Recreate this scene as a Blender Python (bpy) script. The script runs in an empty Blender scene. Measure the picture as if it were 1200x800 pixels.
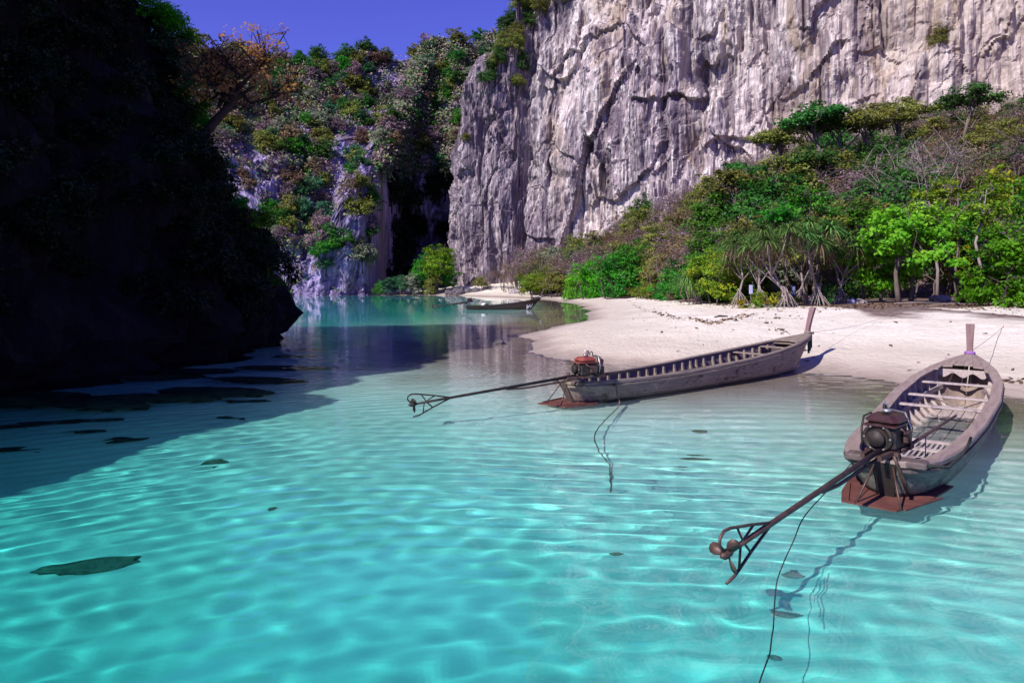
import bpy, math, random
import numpy as np
from mathutils import Vector, Matrix

# ------------------------------------------------------------------ camera, sky, sun, exposure
sc = bpy.context.scene
COL = sc.collection
F_PX, H_CAM, Y_HOR = 800.0, 2.7, 333.0          # focal length and horizon in photo pixels, eye height in metres
cam = bpy.data.cameras.new('camera')
cam_ob = bpy.data.objects.new('camera', cam)
COL.objects.link(cam_ob)
cam_ob.location = (0, 0, H_CAM)
cam_ob.rotation_euler = (math.pi / 2, 0, 0)
cam.sensor_width = 36.0
cam.lens = 36.0 * F_PX / 1200.0
cam.shift_y = (Y_HOR - 400.0) / 1200.0
cam.clip_end = 3000
sc.camera = cam_ob

SUN_EL = math.radians(40)
SUN_H = Vector((0.715, 0.70)).normalized()        # horizontal direction in which the light travels
world = bpy.data.worlds.new('World')
sc.world = world
world.use_nodes = True
wn = world.node_tree
bg = wn.nodes['Background']
sky = wn.nodes.new('ShaderNodeTexSky')
sky.sky_type = 'NISHITA'
sky.sun_disc = False
sky.sun_elevation = SUN_EL
sky.sun_rotation = math.atan2(-SUN_H.x, -SUN_H.y)
sky.air_density = 1.0
sky.dust_density = 0.0
sky.ozone_density = 4.0
tint = wn.nodes.new('ShaderNodeMix')
tint.data_type = 'RGBA'
tint.blend_type = 'MULTIPLY'
tint.inputs[0].default_value = 1.0
tint.inputs[7].default_value = (0.72, 0.52, 1.50, 1)      # slide-film violet of the whole sky
wn.links.new(sky.outputs[0], tint.inputs[6])
wn.links.new(tint.outputs[2], bg.inputs[0])
bg.inputs[1].default_value = 0.085

sun_l = bpy.data.lights.new('sun', 'SUN')
sun_l.energy = 5.0
sun_l.angle = math.radians(0.5)
sun_l.color = (1.0, 0.95, 0.87)
sun_l.cycles.is_caustics_light = True            # real refracted sunlight on the seabed
sun_ob = bpy.data.objects.new('sun', sun_l)
COL.objects.link(sun_ob)
sd_ = Vector((SUN_H.x * math.cos(SUN_EL), SUN_H.y * math.cos(SUN_EL), -math.sin(SUN_EL)))
sun_ob.rotation_euler = sd_.to_track_quat('-Z', 'Y').to_euler()

vs = sc.view_settings
vs.view_transform = 'Standard'
vs.look = 'None'
vs.exposure = 0.45
vs.gamma = 1.0
sc.cycles.use_denoising = True
sc.cycles.max_bounces = 8
sc.cycles.diffuse_bounces = 3
sc.cycles.transparent_max_bounces = 8
sc.cycles.sample_clamp_indirect = 6.0

# ------------------------------------------------------------------ helpers
rnd = random.Random(7)


def tag(o, label=None, cat=None, group=None, kind=None):
    if label: o['label'] = label
    if cat: o['category'] = cat
    if group: o['group'] = group
    if kind: o['kind'] = kind
    return o


def empty(name, loc=(0, 0, 0), rz=0.0):
    o = bpy.data.objects.new(name, None)
    COL.objects.link(o)
    o.location = loc
    o.rotation_euler = (0, 0, rz)
    o.empty_display_size = 0.2
    return o


def link_mesh(name, me, mat=None, parent=None):
    o = bpy.data.objects.new(name, me)
    COL.objects.link(o)
    if mat is not None and not me.materials:
        me.materials.append(mat)
    if parent is not None:
        o.parent = parent
    return o


def mesh_np(name, V, Fq, smooth=True):
    """mesh from numpy verts (n,3) and faces (m,k)"""
    V = np.asarray(V, dtype=np.float32)
    Fq = np.asarray(Fq, dtype=np.int32)
    me = bpy.data.meshes.new(name)
    k = Fq.shape[1]
    me.vertices.add(len(V))
    me.vertices.foreach_set('co', V.ravel())
    me.loops.add(Fq.size)
    me.loops.foreach_set('vertex_index', Fq.ravel())
    me.polygons.add(len(Fq))
    me.polygons.foreach_set('loop_start', np.arange(0, Fq.size, k, dtype=np.int32))
    me.polygons.foreach_set('loop_total', np.full(len(Fq), k, dtype=np.int32))
    me.polygons.foreach_set('use_smooth', np.full(len(Fq), smooth))
    me.update(calc_edges=True)
    return me


def grid_faces(ny, nx):
    i = np.arange(nx * ny).reshape(ny, nx)
    return np.stack([i[:-1, :-1], i[:-1, 1:], i[1:, 1:], i[1:, :-1]], -1).reshape(-1, 4)


def copy_tree(o, parent=None):
    c = o.copy()
    COL.objects.link(c)
    if parent is not None:
        c.parent = parent
    for ch in list(o.children):
        copy_tree(ch, c)
    return c


class MB:
    """collects boxes, tubes and plates into one mesh"""

    def __init__(self, M=None):
        self.v, self.f, self.M = [], [], M

    def add(self, verts, faces):
        n = len(self.v)
        for p in verts:
            p = Vector(p)
            if self.M is not None: p = self.M @ p
            self.v.append(tuple(p))
        self.f += [tuple(i + n for i in f) for f in faces]

    def box(self, c, s, R=None, taper=1.0, bev=0.0):
        hx, hy, hz = s[0] / 2, s[1] / 2, s[2] / 2
        if bev <= 0:
            pts = [(-hx, -hy, -hz), (hx, -hy, -hz), (hx, hy, -hz), (-hx, hy, -hz),
                   (-hx * taper, -hy * taper, hz), (hx * taper, -hy * taper, hz), (hx * taper, hy * taper, hz), (-hx * taper, hy * taper, hz)]
            fs = [(3, 2, 1, 0), (4, 5, 6, 7), (0, 1, 5, 4), (1, 2, 6, 5), (2, 3, 7, 6), (3, 0, 4, 7)]
        else:
            b = min(bev, hx * .9, hy * .9, hz * .9)
            pts, fs = [], []
            for z, q in ((-hz, b), (-hz + b, 0), (hz - b, 0), (hz, b)):
                x, y = hx - q, hy - q
                pts += [(-x + b, -y, z), (x - b, -y, z), (x, -y + b, z), (x, y - b, z), (x - b, y, z), (-x + b, y, z), (-x, y - b, z), (-x, -y + b, z)]
            for r in range(3):
                for k in range(8):
                    a, c2 = r * 8 + k, r * 8 + (k + 1) % 8
                    fs.append((a, c2, c2 + 8, a + 8))
            fs.append(tuple(range(7, -1, -1)))
            fs.append(tuple(range(24, 32)))
        T = Matrix.Translation(Vector(c))
        if R is not None: T = T @ R.to_4x4()
        self.add([T @ Vector(p) for p in pts], fs)
        return self

    def bar(self, a, b, w, h, up=(0, 0, 1)):
        a, b = Vector(a), Vector(b)
        d = (b - a)
        ln = d.length
        d.normalize()
        upv = Vector(up)
        sdv = d.cross(upv)
        if sdv.length < 1e-4: sdv = d.cross(Vector((1, 0, 0)))
        sdv.normalize()
        u2 = sdv.cross(d)
        R = Matrix((d, -sdv, u2)).transposed()
        return self.box((a + b) / 2, (ln, w, h), R)

    def tube(self, pts, radii, n=6, cap=True):
        pts = [Vector(p) for p in pts]
        if not isinstance(radii, (list, tuple)): radii = [radii] * len(pts)
        verts, faces = [], []
        prev = None
        for i, p in enumerate(pts):
            d = (pts[min(i + 1, len(pts) - 1)] - pts[max(i - 1, 0)])
            if d.length < 1e-6: d = Vector((0, 0, 1))
            d.normalize()
            if prev is None:
                r = d.orthogonal().normalized()
            else:
                r = prev - d * prev.dot(d)
                if r.length < 1e-4: r = d.orthogonal()
                r.normalize()
            prev = r
            s = d.cross(r)
            for k in range(n):
                a = 2 * math.pi * k / n
                verts.append(p + (r * math.cos(a) + s * math.sin(a)) * radii[i])
        for i in range(len(pts) - 1):
            for k in range(n):
                a, b = i * n + k, i * n + (k + 1) % n
                faces.append((a, b, b + n, a + n))
        if cap:
            faces.append(tuple(range(n - 1, -1, -1)))
            faces.append(tuple((len(pts) - 1) * n + k for k in range(n)))
        self.add(verts, faces)
        return self

    def lathe(self, axis_pt, axis, prof, n=16):
        """prof: list of (along, radius)"""
        ax = Vector(axis).normalized()
        r = ax.orthogonal().normalized()
        s = ax.cross(r)
        verts, faces = [], []
        for (h, rad) in prof:
            for k in range(n):
                a = 2 * math.pi * k / n
                verts.append(Vector(axis_pt) + ax * h + (r * math.cos(a) + s * math.sin(a)) * max(rad, 1e-4))
        for i in range(len(prof) - 1):
            for k in range(n):
                a, b = i * n + k, i * n + (k + 1) % n
                faces.append((a, b, b + n, a + n))
        faces.append(tuple(range(n - 1, -1, -1)))
        faces.append(tuple((len(prof) - 1) * n + k for k in range(n)))
        self.add(verts, faces)
        return self

    def loft(self, rings, close_ring=True, cap=True):
        n = len(rings[0])
        verts = [p for r in rings for p in r]
        faces = []
        for i in range(len(rings) - 1):
            for k in range(n if close_ring else n - 1):
                a, b = i * n + k, i * n + (k + 1) % n
                faces.append((a, b, b + n, a + n))
        if cap and close_ring:
            faces.append(tuple(range(n - 1, -1, -1)))
            faces.append(tuple((len(rings) - 1) * n + k for k in range(n)))
        self.add(verts, faces)
        return self

    def prism(self, outline, thick, T=None):
        """2-D outline (x,y) extruded along z, then placed by T"""
        n = len(outline)
        pts = [Vector((x, y, -thick / 2)) for x, y in outline] + [Vector((x, y, thick / 2)) for x, y in outline]
        if T is not None: pts = [T @ p for p in pts]
        fs = [tuple(range(n - 1, -1, -1)), tuple(range(n, 2 * n))]
        for k in range(n):
            fs.append((k, (k + 1) % n, n + (k + 1) % n, n + k))
        self.add(pts, fs)
        return self

    def mesh(self, name, smooth=False):
        me = bpy.data.meshes.new(name)
        me.from_pydata(self.v, [], self.f)
        if smooth:
            me.polygons.foreach_set('use_smooth', [True] * len(me.polygons))
        me.update()
        return me

    def build(self, name, mat, parent=None, smooth=False):
        return link_mesh(name, self.mesh(name, smooth), mat, parent)


# numpy gradient-free value noise (smooth, hashed)
def _hash(ix, iy, iz, seed):
    n = (ix.astype(np.int64) * 374761393 + iy.astype(np.int64) * 668265263 + iz.astype(np.int64) * 2147483647 + seed * 1274126177) & 0xFFFFFFFF
    n = ((n ^ (n >> 13)) * 1274126177) & 0xFFFFFFFF
    n = ((n ^ (n >> 16)) * 2246822519) & 0xFFFFFFFF
    n = n ^ (n >> 15)
    return (n & 0xFFFFFF) / float(0xFFFFFF) * 2 - 1


def vnoise(x, y, z=0.0, seed=0):
    x, y, z = np.broadcast_arrays(np.asarray(x, float), np.asarray(y, float), np.asarray(z, float))
    ix, iy, iz = np.floor(x), np.floor(y), np.floor(z)
    fx, fy, fz = x - ix, y - iy, z - iz
    q = lambda t: t * t * t * (t * (t * 6 - 15) + 10)
    ux, uy, uz = q(fx), q(fy), q(fz)
    ix, iy, iz = ix.astype(np.int64), iy.astype(np.int64), iz.astype(np.int64)
    r = 0
    for dx in (0, 1):
        for dy in (0, 1):
            for dz in (0, 1):
                w = (ux if dx else 1 - ux) * (uy if dy else 1 - uy) * (uz if dz else 1 - uz)
                r = r + w * _hash(ix + dx, iy + dy, iz + dz, seed)
    return r


def fbm(x, y, z=0.0, seed=0, octv=4, gain=.5):
    r, a, f = 0, 1.0, 1.0
    for k in range(octv):
        r = r + a * vnoise(x * f, y * f, np.asarray(z) * f, seed + k * 17)
        a *= gain
        f *= 2.03
    return r


def ss(a, b, x):
    t = np.clip((x - a) / (b - a), 0, 1)
    return t * t * (3 - 2 * t)


def ipl(x, xs, ys): return np.interp(x, xs, ys)


# ------------------------------------------------------------------ materials
class NT:
    def __init__(self, name):
        self.m = bpy.data.materials.new(name)
        self.m.use_nodes = True
        self.t = self.m.node_tree
        self.t.nodes.clear()
        self.out = self.t.nodes.new('ShaderNodeOutputMaterial')

    def n(self, typ, **kw):
        nd = self.t.nodes.new('ShaderNode' + typ)
        for k, v in kw.items(): setattr(nd, k, v)
        return nd

    def l(self, a, b): self.t.links.new(a, b)

    def setv(self, sock, v):
        if hasattr(v, 'is_output') or hasattr(v, 'links'):
            self.l(v, sock)
        else:
            sock.default_value = v

    def coord(self, scale=(1, 1, 1), obj=True, rot=(0, 0, 0)):
        tc = self.n('TexCoord')
        mp = self.n('Mapping')
        mp.inputs['Scale'].default_value = scale
        mp.inputs['Rotation'].default_value = rot
        self.l(tc.outputs['Object'], mp.inputs[0])
        return mp.outputs[0]

    def noise(self, vec, scale, detail=4, rough=.55, dist=0.0):
        nd = self.n('TexNoise')
        self.l(vec, nd.inputs['Vector'])
        nd.inputs['Scale'].default_value = scale
        nd.inputs['Detail'].default_value = detail
        nd.inputs['Roughness'].default_value = rough
        nd.inputs['Distortion'].default_value = dist
        return nd.outputs['Fac']

    def rng(self, v, a, b, c=0.0, d=1.0):
        nd = self.n('MapRange')
        self.setv(nd.inputs[0], v)
        for i, q in enumerate((a, b, c, d)): nd.inputs[i + 1].default_value = q
        return nd.outputs[0]

    def math(self, op, a, b=0.0):
        nd = self.n('Math', operation=op)
        self.setv(nd.inputs[0], a)
        self.setv(nd.inputs[1], b)
        return nd.outputs[0]

    def mix(self, fac, a, b, mode='MIX'):
        nd = self.n('Mix', data_type='RGBA', blend_type=mode)
        self.setv(nd.inputs[0], fac)
        for s, v in ((nd.inputs[6], a), (nd.inputs[7], b)):
            if isinstance(v, tuple): v = (v[0], v[1], v[2], 1)
            self.setv(s, v)
        return nd.outputs[2]

    def attr(self, name, out='Fac'):
        nd = self.n('Attribute')
        nd.attribute_name = name
        return nd.outputs[out]

    def bump(self, h, strength, dist):
        nd = self.n('Bump')
        nd.inputs['Strength'].default_value = strength
        nd.inputs['Distance'].default_value = dist
        self.l(h, nd.inputs['Height'])
        return nd.outputs[0]

    def principled(self, col, rough=.7, spec=.3, metal=0.0, normal=None):
        p = self.n('BsdfPrincipled')
        if isinstance(col, tuple): col = (col[0], col[1], col[2], 1)
        self.setv(p.inputs['Base Color'], col)
        self.setv(p.inputs['Roughness'], rough)
        self.setv(p.inputs['Specular IOR Level'], spec)
        self.setv(p.inputs['Metallic'], metal)
        if normal is not None: self.l(normal, p.inputs['Normal'])
        self.l(p.outputs[0], self.out.inputs[0])
        return p


def mat_simple(name, a, b, scale=6.0, rough=.7, spec=.3, metal=0.0, stretch=(1, 1, 1), bump=.3, bd=.01, c=None, cthr=(.58, .7)):
    T = NT(name)
    v = T.coord(stretch)
    f = T.noise(v, scale, 5, .6)
    col = T.mix(T.rng(f, .3, .7), a, b)
    if c is not None:
        col = T.mix(T.rng(T.noise(v, scale * .37, 3, .6, .4), cthr[0], cthr[1]), col, c)
    nb = T.bump(T.noise(v, scale * 3, 4, .6), bump, bd)
    T.principled(col, rough, spec, metal, nb)
    return T.m


def mat_hull(name, a, b, stain, wet):
    T = NT(name)
    v = T.coord((.3, 2, 3))
    v2 = T.coord((.8, 1, 1.6))
    col = T.mix(T.rng(T.noise(v, 5, 6, .7), .3, .7), a, b)
    col = T.mix(T.math('MULTIPLY', T.rng(T.noise(v, 14, 4, .7), .5, .66), .6), col, tuple(c * .45 for c in a))
    col = T.mix(T.rng(T.noise(v2, 2.1, 5, .7, .6), .56, .64), col, stain)
    col = T.mix(T.math('MULTIPLY', T.rng(T.noise(v2, 3.3, 5, .7, .4), .6, .68), .7), col, tuple(min(.6, c * 1.5) for c in b))
    tc = T.n('TexCoord')
    sp = T.n('SeparateXYZ')
    T.l(tc.outputs['Object'], sp.inputs[0])
    zz = T.math('ADD', sp.outputs[2], T.math('MULTIPLY', T.math('SUBTRACT', T.noise(v2, 3, 4, .6), .5), .14))
    col = T.mix(T.rng(zz, .14, .04), col, wet)
    T.principled(col, T.rng(zz, .12, .03, .75, .35), .3, 0, T.bump(T.noise(v, 16, 5, .65), .5, .012))
    return T.m


def mat_foliage(name, cols, trans=.35, var=.25):
    """cols: three base colours picked leaf by leaf (attribute lv), shifted a little per tree"""
    T = NT(name)
    lv = T.attr('lv')
    oi = T.n('ObjectInfo')
    cr = T.n('ValToRGB')
    e = cr.color_ramp.elements
    e[0].position, e[0].color = 0.0, (*cols[0], 1)
    e[1].position, e[1].color = 1.0, (*cols[2], 1)
    m = e.new(.55)
    m.color = (*cols[1], 1)
    T.l(lv, cr.inputs[0])
    hs = T.n('HueSaturation')
    T.l(cr.outputs[0], hs.inputs['Color'])
    T.l(T.rng(oi.outputs['Random'], 0, 1, .5 - .02, .5 + .02), hs.inputs['Hue'])
    T.l(T.rng(oi.outputs['Random'], 0, 1, 1 - var, 1 + var), hs.inputs['Value'])
    d = T.n('BsdfPrincipled')
    T.l(hs.outputs[0], d.inputs['Base Color'])
    d.inputs['Roughness'].default_value = .55
    d.inputs['Specular IOR Level'].default_value = .25
    tr = T.n('BsdfTranslucent')
    T.l(hs.outputs[0], tr.inputs[0])
    mx = T.n('MixShader')
    mx.inputs[0].default_value = trans
    T.l(d.outputs[0], mx.inputs[1])
    T.l(tr.outputs[0], mx.inputs[2])
    T.l(mx.outputs[0], T.out.inputs[0])
    return T.m


def mat_rock(name, pale, mid, dark, ochre, streak=1.0, bump=.6, bd=.5, dk=(.52, .66), darkfrac=1.0):
    T = NT(name)
    vz = T.coord((1, 1, .055))
    vz2 = T.coord((1, 1, .16))
    v = T.coord()
    big = T.noise(T.coord((1, 1, .45)), .045, 4, .55, .3)
    col = T.mix(T.rng(big, .44, .58), pale, mid)
    st = T.noise(vz, .85, 5, .65, .25)
    col = T.mix(T.math('MULTIPLY', T.rng(st, .53, .59), .85 * streak), col, dark)  # dark streaks: rock stains that also put in the weak relief shading
    st2 = T.noise(vz, 1.7, 4, .6, .1)
    col = T.mix(T.math('MULTIPLY', T.rng(st2, .53, .58), .85), col, tuple(min(.8, c * 1.32) for c in pale))
    oc = T.noise(vz2, .11, 4, .6, .6)
    col = T.mix(T.math('MULTIPLY', T.rng(oc, .52, .64), .8), col, ochre)
    blot = T.noise(vz2, .2, 7, .72, .5)
    col = T.mix(T.math('MULTIPLY', T.rng(blot, dk[0], dk[1]), .8 * darkfrac), col, dark)  # dark blotches: stains, strengthened to paint in shadow contrast
    if name == 'pale_limestone':      # violet-grey pillar at the left end, cream and tan rock towards the right end
        tx = T.math('ADD', T.attr('tone'), T.math('MULTIPLY', T.math('SUBTRACT', T.noise(vz2, .12, 4, .6), .5), 40))
        col = T.mix(T.rng(tx, 16, 2, 0, .88), col, T.mix(T.rng(st2, .50, .60), (.085, .06, .095), (.40, .335, .36)))
        col = T.mix(T.rng(tx, 45, 90, 0, .55), col, T.mix(T.rng(oc, .42, .6), (.46, .37, .31), (.36, .265, .19)))
    fine = T.noise(v, 2.3, 6, .7)
    col = T.mix(T.rng(fine, .3, .72, .4, 0.0), col, tuple(c * .55 for c in mid))
    h = T.math('ADD', T.math('MULTIPLY', T.noise(vz, 1.6, 6, .65, .2), .9), T.noise(v, 1.1, 7, .68))
    T.principled(col, .9, .15, 0, T.bump(h, bump, bd))
    return T.m


M = {}
M['rock'] = mat_rock('pale_limestone', (.64, .56, .53), (.36, .285, .31), (.06, .038, .072), (.37, .275, .185), dk=(.50, .57))
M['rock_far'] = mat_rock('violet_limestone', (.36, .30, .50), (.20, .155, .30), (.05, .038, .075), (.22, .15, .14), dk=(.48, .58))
M['rock_shade'] = mat_rock('shade_black_limestone', (.011, .009, .013), (.007, .006, .008), (.003, .003, .004), (.008, .007, .006))  # rock colour blackened to hold the headland's deep shade
M['boulder'] = mat_simple('dark_boulder', (.05, .043, .05), (.14, .12, .13), 1.6, .9, .2, bump=.8, bd=.1)
M['boulder_pale'] = mat_simple('pale_boulder', (.22, .18, .19), (.38, .32, .33), 1.6, .9, .2, bump=.8, bd=.1)
M['reef'] = mat_simple('dark_reef', (.02, .026, .024), (.09, .09, .075), 3, .9, .1, bump=.8, bd=.1)
M['sunk'] = mat_simple('weedy_stone', (.09, .10, .08), (.21, .20, .16), 5, .9, .1, bump=.8, bd=.05)
M['wood'] = mat_simple('weathered_grey_wood', (.165, .125, .105), (.27, .215, .18), 5, .75, .25, stretch=(.35, 3, 3), bump=.35, bd=.01, c=(.10, .075, .075))
M['wood_deck'] = mat_simple('sunbleached_mauve_wood', (.205, .147, .13), (.315, .24, .215), 5, .7, .25, stretch=(.4, 3, 3), bump=.3, bd=.008, c=(.19, .13, .15))
M['wood_dark'] = mat_simple('dark_wet_wood', (.07, .05, .05), (.13, .095, .09), 5, .6, .35, stretch=(.4, 3, 3), bump=.3, bd=.01)
M['wood_pale'] = mat_simple('bleached_pale_wood', (.31, .25, .24), (.44, .365, .35), 5, .75, .2, stretch=(.4, 3, 3), bump=.3, bd=.008, c=(.20, .15, .16))
M['black_wood'] = mat_simple('near_black_wood', (.018, .014, .014), (.04, .032, .03), 5, .6, .3, stretch=(.4, 3, 3), bump=.3, bd=.01)
M['wood_stem'] = mat_simple('reddish_stem_wood', (.13, .07, .075), (.21, .12, .125), 5, .6, .3, stretch=(3, 3, .4), bump=.3, bd=.008)
M['wood_in'] = mat_simple('inner_violet_plank', (.10, .072, .085), (.18, .135, .145), 4, .8, .2, stretch=(.4, 3, 3), bump=.3, bd=.01)
M['hull_mid'] = mat_hull('scuffed_brown_hull', (.20, .15, .115), (.33, .26, .205), (.075, .045, .035), (.05, .045, .035))
M['hull_far'] = mat_simple('dark_brown_hull', (.025, .015, .013), (.05, .03, .026), 4, .6, .3, stretch=(.3, 2, 3))
M['hull_green'] = mat_hull('mossy_green_hull', (.09, .10, .085), (.20, .19, .165), (.03, .035, .03), (.02, .022, .018))
M['rust_plate'] = mat_simple('rust_red_plate', (.085, .026, .022), (.15, .058, .048), 4, .75, .3, bump=.3, bd=.005, c=(.08, .03, .025))
M['iron'] = mat_simple('dark_rusted_iron', (.05, .026, .022), (.12, .065, .055), 9, .55, .5, .35, bump=.3, bd=.004)
M['black_iron'] = mat_simple('black_greasy_iron', (.012, .010, .010), (.05, .034, .03), 14, .6, .35, .1, bump=.2, bd=.003)
M['engine_red'] = mat_simple('faded_red_enamel', (.17, .024, .02), (.26, .06, .045), 9, .6, .5, bump=.2, bd=.003, c=(.09, .02, .018))
M['engine_maroon'] = mat_simple('dark_maroon_enamel', (.026, .009, .010), (.06, .018, .018), 7, .4, .5, bump=.2, bd=.003, c=(.03, .012, .012))
M['steel'] = mat_simple('worn_steel', (.35, .33, .35), (.5, .48, .5), 8, .4, .5, .7, bump=.1, bd=.002)
M['tank'] = mat_simple('orange_tank', (.30, .09, .04), (.42, .16, .07), 8, .45, .5)
M['rope'] = mat_simple('brown_rope', (.12, .09, .07), (.2, .16, .13), 30, .9, .1)
M['rope_dark'] = mat_simple('dark_rope', (.02, .025, .025), (.05, .05, .05), 30, .9, .1)
M['rope_pale'] = mat_simple('pale_line', (.4, .35, .33), (.5, .45, .43), 30, .9, .1)
M['cloth_teal'] = mat_simple('teal_cloth', (.02, .05, .055), (.05, .11, .11), 12, .9, .1)
M['cloth_violet'] = mat_simple('violet_cloth', (.20, .08, .33), (.33, .16, .45), 12, .9, .1)
M['cloth_blue'] = mat_simple('blue_cloth', (.05, .05, .16), (.09, .09, .25), 12, .9, .1)
M['white'] = mat_simple('chalky_white', (.55, .53, .55), (.7, .68, .7), 8, .7, .2)
M['sign_blue'] = mat_simple('deep_blue_paint', (.03, .035, .22), (.05, .05, .3), 8, .5, .4)
M['pale_blue'] = mat_simple('pale_blue_plastic', (.35, .36, .6), (.5, .5, .72), 5, .6, .3)
M['bark'] = mat_simple('grey_brown_bark', (.09, .07, .06), (.19, .15, .135), 5, .9, .1, stretch=(3, 3, .6), bump=.6, bd=.03)
M['bark_dark'] = mat_simple('dark_bark', (.03, .022, .02), (.07, .05, .045), 5, .9, .1, stretch=(3, 3, .6), bump=.6, bd=.03)
M['bark_shade'] = mat_simple('shade_black_bark', (.006, .005, .005), (.014, .011, .01), 5, .9, .1)  # bark blackened to go with the shade painted into headland and hollow
M['bark_pale'] = mat_simple('silvery_bark', (.18, .14, .14), (.33, .27, .27), 5, .9, .1, stretch=(3, 3, .6), bump=.5, bd=.02)
M['drift'] = mat_simple('bleached_driftwood', (.16, .12, .11), (.3, .24, .23), 6, .9, .1, stretch=(3, 3, 3))

FOL = {
    'lime': mat_foliage('lime_leaves', [(.05, .17, .006), (.15, .37, .014), (.36, .52, .035)], .42),
    'green': mat_foliage('green_leaves', [(.018, .09, .009), (.045, .21, .012), (.12, .33, .02)], .35),
    'dark': mat_foliage('dark_green_leaves', [(.014, .052, .010), (.036, .13, .017), (.09, .24, .028)], .3),
    'olive': mat_foliage('olive_leaves', [(.07, .09, .017), (.18, .20, .035), (.33, .30, .055)], .35),
    'yellow': mat_foliage('yellow_green_leaves', [(.06, .15, .01), (.19, .33, .015), (.48, .40, .025)], .42),
    'brown': mat_foliage('dry_brown_leaves', [(.08, .05, .038), (.20, .125, .08), (.35, .24, .105)], .3),
    'purple': mat_foliage('dusty_mauve_leaves', [(.10, .06, .085), (.24, .155, .19), (.40, .28, .30)], .3),
    'rust': mat_foliage('rust_orange_leaves', [(.10, .045, .03), (.24, .12, .035), (.40, .26, .05)], .4),
    'autumn': mat_foliage('pink_orange_leaves', [(.34, .17, .10), (.55, .31, .10), (.68, .54, .08)], .5),
    'teal': mat_foliage('bluish_green_leaves', [(.016, .07, .035), (.04, .16, .07), (.11, .27, .11)], .3),
    'grey': mat_foliage('grey_green_leaves', [(.08, .10, .065), (.19, .22, .14), (.36, .37, .25)], .3),
    'shade': mat_foliage('shade_black_leaves', [(.004, .008, .004), (.008, .017, .006), (.014, .034, .008)], .2),  # leaf colour blackened to carry the shade of headland and hollow
    'vivid': mat_foliage('vivid_green_leaves', [(.03, .14, .004), (.07, .32, .006), (.14, .45, .012)], .4),
    'pandan': mat_foliage('strap_green_leaves', [(.035, .10, .02), (.09, .21, .045), (.20, .32, .08)], .3),
    'dead': mat_foliage('dead_strap_leaves', [(.10, .065, .04), (.19, .13, .08), (.28, .2, .12)], .25),
    'gold': mat_foliage('golden_leaves', [(.10, .16, .01), (.40, .32, .02), (.5, .42, .05)], .4),
}

# ------------------------------------------------------------------ plan of the bay
SHORE = [(40, -80), (36, -20), (26, 4), (18, 11), (13.6, 14.4), (12, 16), (10.8, 18.5), (9.6, 20.6), (7, 20.9), (4.7, 21.0), (2.6, 23), (.68, 27.3), (.4, 31.8),
         (2, 40), (4.9, 49), (7, 61.7), (8.7, 83), (8.1, 108), (3.4, 135), (-7.7, 154), (-14.5, 166), (-35.7, 172), (-54, 168), (-90, 165), (-130, 140),
         (-160, 90), (-170, 0), (-160, -80)]
CLIFF = [(-14, 212), (-16.5, 186), (-13, 178), (-4, 174), (1.5, 175), (4, 184), (7, 176), (12, 171), (30, 161), (60, 143), (95, 125), (150, 96)]


def seg_dist(X, Y, pts, closed):
    best = np.full(X.shape, 1e9)
    n = len(pts)
    for i in range(n if closed else n - 1):
        ax, ay = pts[i]
        bx, by = pts[(i + 1) % n]
        dx, dy = bx - ax, by - ay
        t = np.clip(((X - ax) * dx + (Y - ay) * dy) / (dx * dx + dy * dy), 0, 1)
        best = np.minimum(best, np.hypot(X - ax - t * dx, Y - ay - t * dy))
    return best


def inside(X, Y, pts):
    r = np.zeros(X.shape, bool)
    n = len(pts)
    for i in range(n):
        ax, ay = pts[i]
        bx, by = pts[(i + 1) % n]
        c = ((ay > Y) != (by > Y)) & (X < (bx - ax) * (Y - ay) / ((by - ay) if by != ay else 1e-9) + ax)
        r ^= c
    return r


def ground_h(X, Y, fine=True):
    X, Y = np.asarray(X, float), np.asarray(Y, float)
    d = seg_dist(X, Y, SHORE, True)
    sd = np.where(inside(X, Y, SHORE), -d, d)
    sd = sd + .7 * fbm(X * .22, Y * .22, 0, 3, 3) * ss(0, 30, Y + 10) * np.clip(1 - d / 12, 0, 1)
    land = 1.6 * (1 - np.exp(-np.maximum(sd, 0) / 9.0))
    dep = np.maximum(-sd, 0)
    sea = -np.minimum(.012 * dep + .0062 * dep ** 2, 2.4 + 0 * dep)
    h = np.where(sd > 0, land, sea)
    cd = seg_dist(X, Y, CLIFF, False)
    hm = ipl(X, [-20, 0, 20, 45, 70, 110], [.5, 2, 8, 22, 28, 28])
    rg = ipl(X, [-20, 0, 20, 45, 70, 110], [8, 14, 52, 95, 106, 106])
    h = h + np.where(sd > 0, hm * np.clip(1 - cd / rg, 0, 1) ** 1.1, 0)
    if fine:
        h = h + .05 * fbm(X * .35, Y * .35, 0, 5, 3) * np.clip(np.abs(sd) / 6, 0, 1)
        h = h + .012 * fbm(X * 2.2, Y * 2.2, 0, 9, 2) * ss(.5, 3, np.abs(sd)) + .075 * np.abs(vnoise(X * 1.25 + 3, Y * 1.25, 0, 13)) * ss(4, 9, sd)
    return h


def gh(x, y): return float(ground_h(np.array([x]), np.array([y]))[0])


def at(px, py, z=0.0):
    """pixel -> point on the horizontal plane z"""
    d = (H_CAM - z) * F_PX / (py - Y_HOR)
    return Vector(((px - 600) * d / F_PX, d, z))


VEG_PX = [560, 600, 650, 700, 750, 800, 850, 900, 950, 1000, 1100, 1200, 1400, 1800]
VEG_D = [165, 152, 126, 106, 88, 64, 53, 47, 43, 42, 42, 37, 33, 26]


def veg_d(px): return float(np.interp(px, VEG_PX, VEG_D))


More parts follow.
